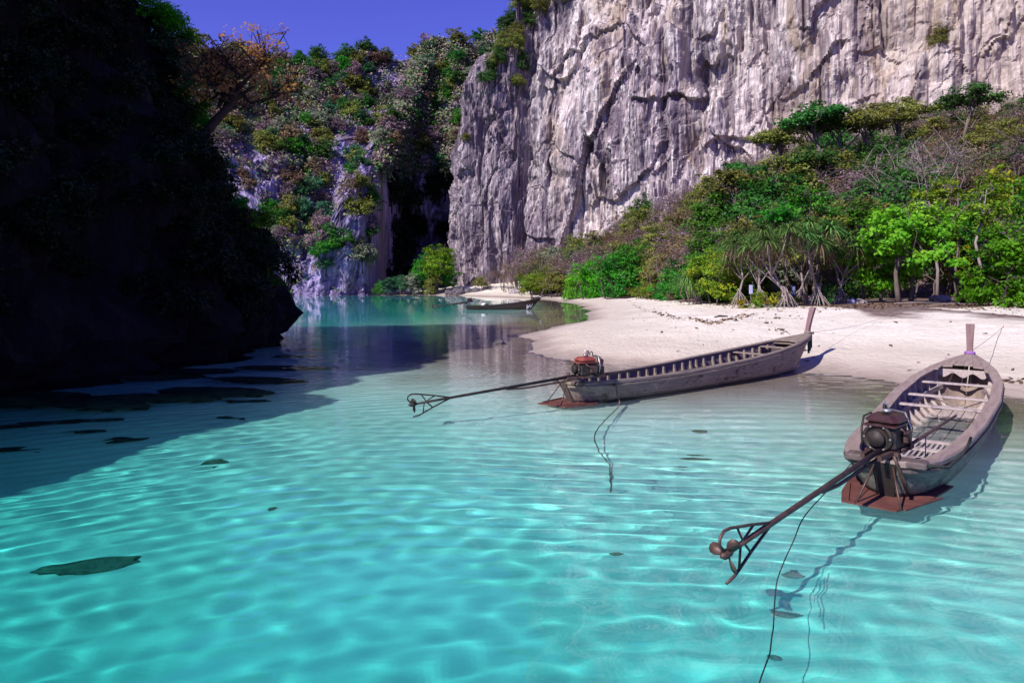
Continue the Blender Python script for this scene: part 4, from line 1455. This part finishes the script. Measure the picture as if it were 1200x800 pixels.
        for t in (.23, .30, .37):          # cross boards with gratings between them
            m = MB()
            m.box((L * t, 0, .10), (.16, 2 * B.b(t) - .34, .03), None, 1, .006)
            m.build('cross_board', thwm, o)
        for t in (.265, .335):
            for j in range(15):
                y = -.5 + j * 1.0 / 14
                m = MB()
                m.box((L * t, y, .092), (.44, .035, .02))
                m.build('grating_slat', thwm, o)
        m = MB()
        m.box((L * .14, 0, .12), (.9, 2 * B.b(.14) - .3, .03), None, 1, .006)
        m.build('stern_board', thwm, o)
        m = MB()
        m.box((L * .12, -.28, .24), (.26, .3, .2), None, .9, .03)
        m.build('blue_can', M['cloth_blue'], o)
    else:
        m = MB()
        m.box((L * tb_, 0, B.zg(tb_) - .03), (.09, 2 * B.b(tb_) - .1, .06))
        m.build('deck_beam', thwm, o)
        if kind == 'mid':
            m = MB()           # heap of rope and net in the bow
            rg_ = random.Random(3)
            pts = []
            for j in range(70):
                a = j * .55
                pts.append((L * .765 + .25 * math.cos(a) * rg_.uniform(.5, 1.1), .3 * math.sin(a) * rg_.uniform(.5, 1.1), .12 + j * .0028 + rg_.uniform(-.02, .02)))
            m.tube(pts, .026, 5)
            m.build('rope_heap', M['drift'], o, True)
            m = MB()
            m.tube([(L * .08, -.25, z_st - .05), (L * .3, -.1, .36), (L * .52, .1, .30), (L * .7, .25, .42)], [.025, .03, .03, .022], 6)
            m.build('boat_pole', M['wood_dark'], o, True)
    # stem post
    st = MB()
    hgt, lean = {'right': (.74, .10), 'mid': (.86, .36), 'far': (1.0, .42)}[kind]
    rings = []
    zb = B.zg(1)
    for (q, w, d) in ((-.25, .05, .12), (.0, .065, .15), (.25, .06, .125), (.6, .07, .12), (1.0, .085, .125)):
        x = L * .985 + lean * max(q, 0) ** 1.4 + (0 if q >= 0 else -.1)
        z = zb + q * hgt
        rings.append([Vector((x - d / 2, -w, z)), Vector((x + d / 2, -w, z)), Vector((x + d / 2, w, z)), Vector((x - d / 2, w, z))])
    st.loft(rings)
    stem = st.build('stem_post', M['wood_stem'] if kind != 'far' else M['wood_dark'], o)
    rbm = MB()
    xs = L * .985
    rbm.lathe((xs + .02, 0, zb + .03), (.1, 0, 1), [(0, .10), (.02, .115), (.05, .115), (.07, .10)], 12)
    rbm.build('ribbon', {'right': M['cloth_violet'], 'mid': M['drift'], 'far': M['white']}[kind], stem, True)
    if kind == 'mid':
        cl = MB()
        for k in range(3):
            yy = -.05 + k * .05
            cl.loft([[Vector((xs + .13 + .02 * k, yy - .035, zb + .05 - h)), Vector((xs + .15 + .02 * k, yy - .035, zb + .05 - h)), Vector((xs + .15 + .02 * k + .02 * math.sin(h * 9), yy + .035, zb + .05 - h)), Vector((xs + .13 + .02 * k, yy + .035, zb + .05 - h))] for h in (0, .15, .3, .5 + .09 * k)])
        cl.build('hanging_cloth', M['cloth_teal'], stem)
    # stern plate on struts
    if kind != 'far':
        pm = MB()
        if kind == 'right':
            outl = [(-.34, .40), (-.34, -.20), (.2, -.42), (1.25, -.60), (1.25, .60), (.1, .50)]
        else:
            outl = [(-.46, .36), (-.30, -.38), (.45, -.54), (.8, -.4), (.8, .4), (.35, .5)]
        pm.prism(outl, .022, Matrix.Translation((0, 0, .03)))
        pl = pm.build('stern_plate', M['rust_plate'], o)
        for (a_, b_) in (((-.30, .34), (.5, .5)), ((-.30, -.28), (.5, -.55))):
            m = MB()
            m.bar((a_[0], a_[1], .052), (b_[0], b_[1], .052), .03, .022)
            m.build('stiffener', M['rust_plate'], pl)
        for sgn in (-1, 1):
            m = MB()
            m.tube([(-.30, sgn * .24, .04), (.02, sgn * B.b(0) * .7, z_st - .02)], .013, 6)
            m.build('strut', M['iron'], o, True)
    # ---------------- engine and its long tail
    R = Matrix.Rotation(-heading, 4, 'Z')
    def loc2(pw): return R @ (Vector(pw) - Vector((loc[0], loc[1], 0)))
    E, Tt = loc2(engine_at), loc2(tail_tip)
    ax = (E - Tt).normalized()                 # from propeller towards the engine
    axh = Vector((ax.x, ax.y, 0)).normalized()
    sdv = Vector((-axh.y, axh.x, 0))
    EM = Matrix((axh, sdv, UP)).transposed().to_4x4()
    EM.translation = E
    sc1 = {'right': .98, 'mid': .92, 'far': .9}[kind]
    EM = EM @ Matrix.Scale(sc1, 4)
    body = {'right': M['engine_maroon'], 'mid': M['engine_red'], 'far': M['engine_maroon']}[kind]
    eb = MB(EM)
    eb.box((.0, 0, .17), (.44, .34, .30), None, .94, .03)
    eb.box((.27, 0, .14), (.16, .24, .2), None, 1, .03)
    for k in range(5): eb.box((-.16 + k * .08, .178, .17), (.03, .02, .2))
    eng = eb.build('engine', M['black_iron'], o)
    m = MB(EM); m.box((-.02, 0, .385), (.44, .40, .13), None, .90, .055); m.box((-.02, 0, .325), (.52, .38, .03), None, 1, .008)
    m.build('fuel_tank', body, eng)
    m = MB(EM); m.lathe((-.02, 0, .475), (0, 0, 1), [(0, .05), (.02, .055), (.035, .05)], 12); m.build('tank_cap', M['steel'], eng, True)
    m = MB(EM); m.tube([(.16, .1, .47), (.16, .1, .53), (.2, .1, .56), (.24, .1, .53), (.24, .1, .47)], .012, 6); m.build('lifting_ring', M['black_iron'], eng, True)
    m = MB(EM); m.lathe((-.21, .03, .17), (-1, 0, 0), [(0, .165), (.01, .18), (.045, .18), (.055, .165), (.056, .145), (.035, .14), (.036, .065), (.085, .055), (.095, .035)], 24); m.build('flywheel', M['black_iron'], eng, True)
    m = MB(EM); m.lathe((-.27, .03, .17), (-1, 0, 0), [(0, .10), (.02, .105), (.035, .09), (.04, .105), (.055, .1)], 16); m.build('belt_pulley', M['black_iron'], eng, True)
    m = MB(EM); m.lathe((.37, -.02, .30), (.2, 0, 1), [(-.06, .06), (-.05, .085), (.07, .085), (.09, .06), (.10, .03)], 14); m.build('air_filter', M['tank'] if kind == 'right' else body, eng, True)
    if kind != 'right':
        m = MB(EM); m.tube([(.12, .17, .3), (.13, .27, .36), (.2, .29, .5), (.22, .29, .56)], [.035, .035, .04, .03], 8); m.build('exhaust_pipe', M['iron'], eng, True)
    for k, xx in enumerate((.235, .275, .315)):
        m = MB(EM); m.tube([(xx, -.15, .05), (xx, -.19, .25), (xx, -.12, .44), (xx, .1, .46)], .016, 6); m.build('pipe', M['black_iron'] if k != 1 else M['steel'], eng, True)
    if kind != 'far':
        m = MB(EM); m.tube([(-.23, .22, .05), (-.2, .24, .26), (-.1, .25, .40), (.1, .24, .42), (.24, .2, .3)], .014, 6); m.build('hose', M['black_iron'], eng, True)
        m = MB(EM); m.tube([(-.12, -.2, .3), (-.02, -.26, .22), (.1, -.25, .1), (.22, -.2, .04), (.36, -.1, .02)], .013, 6); m.build('hose', M['iron'], eng, True)
        m = MB(EM); m.box((.42, .06, .12), (.13, .2, .18), None, .95, .015); m.build('gearbox', M['iron'], eng)
        m = MB(EM); m.box((.10, -.205, .17), (.2, .06, .16), None, .9, .02); m.build('injection_pump', M['iron'], eng)
        m = MB(EM); m.tube([(.05, .0, .46), (.05, .02, .56), (-.03, .04, .60)], .011, 6); m.build('lever', M['steel'], eng, True)
        for k in range(6):
            a0 = k * math.pi / 3
            m = MB(EM); m.lathe((-.262, .03 + .155 * math.cos(a0), .17 + .155 * math.sin(a0)), (-1, 0, 0), [(0, .012), (.012, .012), (.016, .006)], 6); m.build('bolt', M['steel'], eng)
    m = MB(EM)
    for sgn in (-1, 1):
        m.bar((-.55, sgn * .1, -.02), (.42, sgn * .16, -.0), .05, .06)
    m.bar((-.18, -.2, -.02), (-.18, .2, -.02), .05, .05)
    m.bar((.26, -.2, -.0), (.26, .2, -.0), .05, .05)
    m.build('engine_frame', M['iron'], eng)
    # pivot post down to the stern beam
    piv = Vector((.16, 0, z_st + .02))
    m = MB(); m.lathe(piv, (0, 0, 1), [(0, .09), (.03, .09), (.04, .04), (max(E.z - z_st - .02, .1), .04)], 10)
    m.build('swivel_post', M['iron'], o, True)
    m = MB(); m.box((.16, 0, z_st + .005), (.26, 2 * B.b(.02) + .12, .09), None, 1, .02); m.build('stern_beam', M['wood_dark'], o)
    # lashings round the beam
    m = MB()
    for k in range(4):
        yy = -.16 + k * .1
        m.tube([(.05, yy, z_st - .05), (.03, yy, z_st + .06), (.16, yy + .02, z_st + .085), (.29, yy + .03, z_st + .06), (.29, yy, z_st - .05)], .016, 5)
    m.build('rope_lashing', M['rope'] if kind != 'right' else M['rope_dark'], o, True)
    # tail shaft
    A0 = E + axh * (-.2) + Vector((0, 0, .02))
    d = (Tt - A0)
    ln = d.length
    dn = d.normalized()
    side2 = dn.cross(UP).normalized()
    up2 = side2.cross(dn)
    rs_ = .027 if kind != 'far' else .045
    gl = .86 * sc1
    m = MB(); m.tube([A0, A0 + dn * (ln - gl * .9), A0 + dn * (ln - .06)], [rs_ * 1.25, rs_, rs_ * .8], 8)
    tail = m.build('tail_shaft', M['iron'] if kind != 'mid' else M['black_iron'], o, True)
    m = MB(); m.tube([A0 + dn * .15 - up2 * .085, A0 + dn * 1.3 - up2 * .075, A0 + dn * 1.7 - up2 * .03], rs_ * .8, 7)
    m.bar(A0 + dn * .5 - up2 * .09, A0 + dn * .5, .05, .03)
    m.build('shaft_brace', M['iron'], tail)
    G0 = A0 + dn * (ln - gl)
    def gp(a_, b_, c_=0.0): return G0 + dn * (a_ * gl) + up2 * (b_ * gl) + side2 * (c_ * gl)
    m = MB()
    rr = rs_ * .55
    m.tube([gp(-.02, .01), gp(.4, .13), gp(.86, .245), gp(.98, .255), gp(1.06, .21), gp(1.08, .14), gp(1.03, .07), gp(.985, .03)], rr, 7)
    m.tube([gp(-.02, -.01), gp(.45, -.16), gp(.74, -.27), gp(.84, -.30), gp(.98, -.31)], rr, 7)
    m.tube([gp(.72, .21), gp(.60, 0.0), gp(.46, -.165)], rr * .85, 6)
    m.tube([gp(.36, .125), gp(.66, 0.0), gp(.72, -.26)], rr * .85, 6)
    m.build('propeller_guard', M['iron'] if kind != 'mid' else M['black_iron'], tail, True)
    m = MB(); m.lathe(gp(.90, 0), dn, [(-.03, .03), (0, .04), (.09, .04), (.13, .015)], 10)
    for k in range(3):
        a0 = {'right': -2.0, 'mid': -1.75, 'far': 0}[kind] + k * 2 * math.pi / 3
        rad = side2 * math.cos(a0) + up2 * math.sin(a0)
        tan = dn.cross(rad)
        c0 = gp(.94, 0)
        rings = []
        for (r_, w_, tw) in ((.03, .025, 1.0), (.08, .05, .8), (.13, .066, .65), (.18, .055, .5), (.205, .015, .45)):
            q = (tan * math.cos(tw) + dn * math.sin(tw)) * w_
            nrm = (dn * math.cos(tw) - tan * math.sin(tw)) * .006
            cc = c0 + rad * r_ * sc1 * .88
            q = q * .85
            rings.append([cc - q - nrm, cc + q - nrm, cc + q + nrm, cc - q + nrm])
        m.loft(rings)
    m.build('propeller', M['iron'] if kind == 'right' else M['black_iron'], tail, True)
    # tiller bar running forward over the boat
    t1 = {'right': 2.9, 'mid': 1.5, 'far': 1.2}[kind]
    td = Vector((axh.x * .9, axh.y * .9, 0)).lerp(Vector((1, 0, 0)), {'right': .35, 'mid': .55, 'far': .5}[kind]).normalized()
    s0 = E + sdv * -.16 + Vector((0, 0, .0))
    m = MB(); m.tube([s0, s0 + td * (t1 * .5) + UP * {'right': .02, 'mid': .02, 'far': 0}[kind], s0 + td * t1 + UP * .04], [.026, .022, .017], 7)
    m.build('tiller', M['iron'] if kind == 'right' else M['black_iron'], o, True)
    if kind == 'right':
        m = MB(EM); m.tube([(-.36, -.2, .0), (-.34, -.24, -.12), (-.26, -.27, -.3), (-.14, -.29, -.48)], [.018, .022, .026, .026], 7)
        m.build('hanging_hose', M['iron'], eng, True)
        m = MB(); m.tube([s0 + td * 1.15, s0 + td * 1.1 + Vector((.05, 0, -.3)), s0 + td * 1.1 + Vector((.05, 0, -.62))], .008, 5)
        m.build('pull_cord', M['rope_pale'], o, True)
        m = MB()
        m.tube([(.12, -.46, z_st + .02), (.5, -.62, z_st - .06), (.9, -.72, z_st + .03), (1.4, -.74, z_st + .05), (2.0, -.72, z_st + .06)], .02, 6)
        m.build('side_rope', M['rope_dark'], o, True)
    if kind == 'far':
        m = MB(); m.box((L * .24, 0, z_st + .1), (.5, .5, .35), None, .7, .1); m.build('bundle', M['white'], o)
        m = MB(); m.box((L * .27, -.1, z_st + .05), (.5, .4, .3), None, .8, .1); m.build('dark_bag', M['black_iron'], o)
        for k in range(5):
            t = .80 + k * .022
            q0, q1 = .2 + .06 * (k % 2), .5 - .08 * (k % 3)
            m = MB()
            m.add([B.P(t, q0, -1) + Vector((0, -.03, 0)), B.P(t + .016, q0, -1) + Vector((0, -.03, 0)), B.P(t + .02, q1, -1) + Vector((0, -.03, 0)), B.P(t - .004, q1, -1) + Vector((0, -.03, 0))], [(0, 1, 2, 3)])
            m.build('white_mark', M['white'], o)
    for ch in o.children_recursive:
        ch.cycles.is_caustics_receiver = True
    return o, B


bR, BR = build_boat('longtail_boat', 'weathered mauve-decked long-tail boat with dark maroon engine on a rust-red stern plate', (4.58, 8.42), math.radians(51.0), 10.0, 1.66, .50, 1.02, (1.88, 6.05, .30), (4.76, 8.66, .62), 'right')
bM, BMid = build_boat('longtail_boat', 'grey open ribbed long-tail boat with red engine, teal cloth hanging from its bow', (1.15, 15.3), math.radians(39.0), 11.0, 1.5, .50, 1.08, (-1.98, 13.4, .34), (1.62, 14.95, .70), 'mid')
bF, BFar = build_boat('longtail_boat', 'small dark long-tail boat floating in the far lagoon with white marks on its bow', (-5.0, 73), math.radians(4.0), 8.2, 1.4, .42, 1.25, (-8.4, 72, .3), (-4.5, 73, .8), 'far')

# ------------------------------------------------------------------ ropes
def rope(name, pts, r, mat, label):
    m = MB()
    q = []
    n = len(pts)
    P_ = [Vector(p) for p in pts]
    for i in range(n - 1):
        p0, p1, p2, p3 = P_[max(i - 1, 0)], P_[i], P_[i + 1], P_[min(i + 2, n - 1)]
        for k in range(6):
            t = k / 6
            q.append(.5 * ((2 * p1) + (-p0 + p2) * t + (2 * p0 - 5 * p1 + 4 * p2 - p3) * t * t + (-p0 + 3 * p1 - 3 * p2 + p3) * t ** 3))
    q.append(P_[-1])
    m.tube(q, r, 5)
    o = m.build(name, mat, None, True)
    tag(o, label, 'rope')
    o.cycles.is_caustics_receiver = True
    return o


def bed(x, y, up=.02): return (x, y, gh(x, y) + up)


mw = bM.matrix_basis
g0 = Vector((1.15, 15.3, 0)) + Matrix.Rotation(math.radians(39), 3, 'Z') @ Vector((1.05, -.63, .50))
rope('anchor_rope', [g0, g0 + Vector((.0, -.07, -.25)), (g0.x + .0, g0.y - .35, .0), (1.62, 12.9, -.12), (1.45, 11.8, -.3), (1.55, 10.9, gh(1.55, 10.9) + .12), bed(1.42, 9.9)], .014, M['rope'], 'thin brown rope from the red-engined boat down to the sandy seabed')
rope('anchor_rope', [(4.25, 8.5, .5), (3.6, 7.7, .42), (3.05, 7.1, .30), (2.85, 6.9, .12), (2.45, 6.3, -.05), (2.05, 5.4, -.3), (1.75, 4.9, -.6), bed(1.5, 4.3)], .006, M['rope_dark'], 'thin dark rope trailing from the rust-plated stern into the turquoise water')
tip = Vector((1.15, 15.3, 0)) + Matrix.Rotation(math.radians(39), 3, 'Z') @ Vector((11 * .985, 0, 1.12))
q1, q2 = ground_at(1060, 33), ground_at(1110, 41)
rope('mooring_line', [tip, tip.lerp(q1, .35) - Vector((0, 0, .12)), tip.lerp(q1, .7) - Vector((0, 0, .06)), q1 + Vector((0, 0, .08)), q2 + Vector((0, 0, .1))], .008, M['rope_pale'], 'thin pale line from the teal-clothed bow across the sand')
tip = Vector((4.58, 8.42, 0)) + Matrix.Rotation(math.radians(51), 3, 'Z') @ Vector((10 * .985, 0, 1.1))
q1 = ground_at(1192, 34)
rope('mooring_line', [tip, tip.lerp(q1, .35) - Vector((0, 0, .14)), tip.lerp(q1, .7) - Vector((0, 0, .1)), q1 + Vector((0, 0, .3))], .009, M['rope_pale'], 'thin pale line from the violet-ribboned bow to the glossy bush')


# ------------------------------------------------------------------ rocks
def rock(name, loc, size, seed, mat, label, cat='rock', group=None, rz=0.0, sub=3, amp=.34):
    import bmesh
    bm = bmesh.new()
    bmesh.ops.create_icosphere(bm, subdivisions=sub, radius=1.0)
    co = np.array([v.co[:] for v in bm.verts])
    d = 1 + amp * fbm(co[:, 0] * 1.3 + seed * 3.1, co[:, 1] * 1.3, co[:, 2] * 1.3, seed, 3) + .12 * fbm(co[:, 0] * 4 + seed, co[:, 1] * 4, co[:, 2] * 4, seed + 5, 2)
    for v, q in zip(bm.verts, d):
        v.co = Vector((v.co.x * q * size[0], v.co.y * q * size[1], v.co.z * q * size[2]))
    me = bpy.data.meshes.new(name)
    bm.to_mesh(me)
    bm.free()
    o = link_mesh(name, me, mat)
    o.location = loc
    o.rotation_euler = (0, 0, rz)
    tag(o, label, cat, group)
    o.cycles.is_caustics_receiver = True
    return o


def seen_bed(px, py):
    """seabed point seen through the water at a pixel (refracted ray)"""
    s = at(px, py, 0.0)
    d = (s - Vector((0, 0, H_CAM))).normalized()
    n = 1 / 1.33
    h = Vector((d.x, d.y, 0)) * n
    r = Vector((h.x, h.y, -math.sqrt(max(1 - h.length_squared, .01))))
    p = s.copy()
    for k in range(4):
        z = gh(p.x, p.y)
        p = s + r * (max(-z, 0) / -r.z)
    return Vector((p.x, p.y, gh(p.x, p.y)))


SUNK = [(110, 664, (.6, .16, .14), .28, 'long dark weed-covered rock lying on the turquoise seabed'), (252, 542, (.22, .18, .09), .1, 'small brownish rock on the seabed near the headland shadow'), (815, 537, (.26, .12, .06), -.1, 'flat dark rock under water in front of the red-engined boat'),
        (820, 506, (.13, .1, .06), 0, 'small dark stone under water beside the red-engined boat'), (797, 547, (.1, .08, .05), 0, 'fist-sized stone next to the flat dark rock'), (928, 673, (.12, .09, .03), .2, 'brownish stone under the long tail of the maroon engine'), (920, 720, (.14, .07, .03), -.2, 'dark stone on the seabed beside the trailing dark rope'),
        (905, 768, (.06, .05, .03), 0, 'little brown stone near the end of the trailing dark rope'), (722, 652, (.09, .07, .06), 0, 'small dark anchor stone at the end of the brown rope'), (318, 596, (.06, .05, .04), 0, 'pebble-sized dark speck on the open seabed'), (768, 660 - 222, (.14, .1, .07), 0, 'dark pebble in the shallows behind the red engine')]
for i, (px, py, sz, rz, lab) in enumerate(SUNK):
    p = seen_bed(px, py)
    if px > 900: M_ = M['boulder_pale']
    else: M_ = M['sunk']
    rock('sunken_rock', (p.x, p.y, p.z + sz[2] * .3), sz, 20 + i, M_, lab, 'rock', None, rz, 3, .13)

# dark reef along the foot of the headland
REEF = [(60, 470, 1.1, .5), (120, 480, 1.3, .5), (180, 470, 1.5, .5), (250, 462, 1.6, .6), (300, 447, 1.5, .6), (330, 432, 1.6, .8), (25, 500, .7, .3), (70, 495, .8, .3), (120, 492, .6, .25), (150, 515, .5, .2), (25, 527, .5, .25), (210, 470, 1.0, .4), (270, 490, .35, .2), (295, 470, .6, .3), (20, 478, 1.2, .5), (345, 418, .9, .5), (365, 410, .6, .4), (180, 445, 1.4, .6), (230, 437, 1.5, .6), (100, 506, .5, .2), (390, 431, .4, .3), (422, 433, .35, .2)]
for i, (px, py, w, h) in enumerate(REEF):
    p = seen_bed(px, py)
    top = -.22 if h < .4 else -.14
    fl = h < .4
    rock('reef_rock', (p.x, p.y, p.z + .03 if fl else (p.z + top) / 2), (w, w * (.26 if fl else .36), .07 if fl else max((top - p.z) * .45, .08)), 60 + i, M['reef'], 'dark submerged reef rock at the foot of the shaded headland', 'rock', 'reef rocks along the headland', rnd.uniform(-.3, .3), 3, .24)

p = at(586, 403, .0)
rock('shore_rock', (p.x, p.y, .03), (.26, .2, .17), 91, M['boulder'], 'lone dark rock where the shallows meet the sand spit', 'rock', None, .3)
p = at(555, 412, .0)
rock('shore_rock', (p.x, p.y, -.05), (.17, .1, .07), 92, M['boulder'], 'low dark stone in the shallows beside the lone dark rock', 'rock', None, .3)

for i, (px, s) in enumerate([(526, 1.3), (533, 1.7), (541, 1.9), (549, 1.5), (556, 1.9), (563, 1.6), (570, 1.4), (577, 1.5), (586, 1.2), (537, 1.2)]):
    d = 168 - i * .3
    rock('cliff_boulder', ((px - 600) * d / F_PX, d, .35), (s, s * .9, s * .8), 110 + i, M['boulder'], 'dark boulder at the waterline below the fluted pillar', 'boulder', 'boulders below the fluted pillar', rnd.uniform(0, 3))
for i, (px, d, s, lab) in enumerate([(1101, 44, .5, 'pale boulder under the trees right of the twin grey trunks'), (604, 150, 1.1, 'pale boulder on the far sand below the mauve thicket'), (1008, 45, .35, 'small pale boulder beside the last screw pine')]):
    q = ground_at(px, d)
    rock('boulder', (q.x, q.y, q.z + s * .3), (s * 1.2, s, s * .7), 140 + i, M['boulder_pale'], lab, 'boulder', None)

# ------------------------------------------------------------------ driftwood, signs and beach litter
o = empty('driftwood_branch', ground_at(728, 88) + Vector((0, 0, .06)), .2)
tag(o, 'dark fallen branch lying on the white sand in front of the large bush', 'driftwood')
m = MB(); m.tube([(-2.2, -.4, .05), (-.8, -.1, .16), (.6, .1, .2), (2.4, .6, .3)], [.05, .09, .12, .14], 7); m.build('stem', M['bark_dark'], o, True)
m = MB(); m.tube([(-.8, -.1, .16), (-1.2, -.1, .5), (-1.5, 0, .85)], [.06, .05, .02], 6); m.build('stub', M['bark_dark'], o, True)
for i, (px, d, ln_, rz, lab) in enumerate([(845, 33, .35, .2, 'short dark stick on the upper sand'), (776, 41, .16, .9, 'dark lump of driftwood on the open sand spit'), (1120, 40.5, 1.8, .1, 'pale fallen stick in the tree shade'), (1075, 40, 1.3, -.1, 'thin bleached stick on the shaded sand below the twin trunks')]):
    q = ground_at(px, d) + Vector((0, 0, .08))
    m = MB(); m.tube([(-ln_, 0, 0), (-.2 * ln_, .06, .05), (ln_, -.02, .03)], [.03, .05, .035], 6)
    w = m.build('driftwood_stick', M['drift'] if i > 1 else M['bark_dark'], None, True)
    w.location = q
    w.rotation_euler = (0, 0, rz)
    tag(w, lab, 'driftwood')


def sign(px, d, w, h, zc, mat, label, marks):
    o = empty('sign_board', ground_at(px, d), .15)
    tag(o, label, 'sign')
    m = MB(); m.tube([(0, .04, -.2), (0, .04, zc + h / 2)], .03, 6); m.build('post', M['bark'], o, True)
    m = MB(); m.box((0, 0, zc), (w, .03, h), None, 1, .006); b = m.build('panel', mat, o)
    for (y, ww) in marks:
        m = MB(); m.box((0, -.018, zc + y * h), (ww * w, .004, .06 * h)); m.build('white_mark', M['white'], b)


sign(930, 46, .34, .72, 1.05, M['sign_blue'], 'blue board with rows of white marks between two screw pines', [(.3, .6), (.12, .7), (-.06, .5), (-.24, .65)])
sign(880, 47, .26, .62, 1.2, M['pale_blue'], 'narrow pale blue board behind the golden plants', [(.2, .5), (-.2, .5)])
q = ground_at(998, 45)
m = MB(); m.lathe((0, 0, 0), (.2, 0, 1), [(0, .13), (.06, .2), (.17, .21), (.28, .15), (.34, .05), (.39, .07)], 12)
w = m.build('plastic_sack', M['pale_blue'], None, True)
w.location = q + Vector((0, 0, .02))
tag(w, 'pale blue tied sack on the ground beside the last screw pine', 'sack')

# strand line and scattered leaf litter on the sand: nobody could count it
rg = np.random.RandomState(77)
C = []
line = [(735, 352), (752, 362), (790, 372), (850, 381), (900, 388), (960, 396), (1010, 401), (1060, 404), (1110, 408), (1160, 411), (1230, 416)]
lx, ly = [q[0] for q in line], [q[1] for q in line]
for k in range(1500):
    px = rg.uniform(735, 1230)
    py = np.interp(px, lx, ly) + rg.normal() * 1.2 + (rg.rand() < .18) * rg.normal() * 14
    if abs(math.sin(px * .045) + math.sin(px * .11 + 1)) < .35 and rg.rand() < .8: continue
    z = .8
    for _ in range(5):
        p = at(px, max(py, 345), z)
        z = min(gh(p.x, p.y), 2.3)
    C.append((p.x, p.y, z + .02))
for k in range(1800):
    px = rg.uniform(690, 1230)
    d = veg_d(px) - abs(rg.normal()) * 3.0
    x = (px - 600) * d / F_PX
    C.append((x, d, gh(x, d) + .02))
C = np.array(C)
C = C[C[:, 2] > .2]
n = len(C)
Nn = unit(rg.normal(size=(n, 3)) * .4 + np.array([0, 0, 1]))
A = unit(np.cross(Nn, rg.normal(size=(n, 3))))
Ls = rg.uniform(.06, .3, n)
lt = leaves_mesh('beach_litter', C, A, Nn, Ls, Ls * .5, rg.rand(n))
tag(link_mesh('beach_litter', lt, FOL['brown']), 'brown leaf litter and weed strewn along the strand line', 'litter', None, 'stuff')
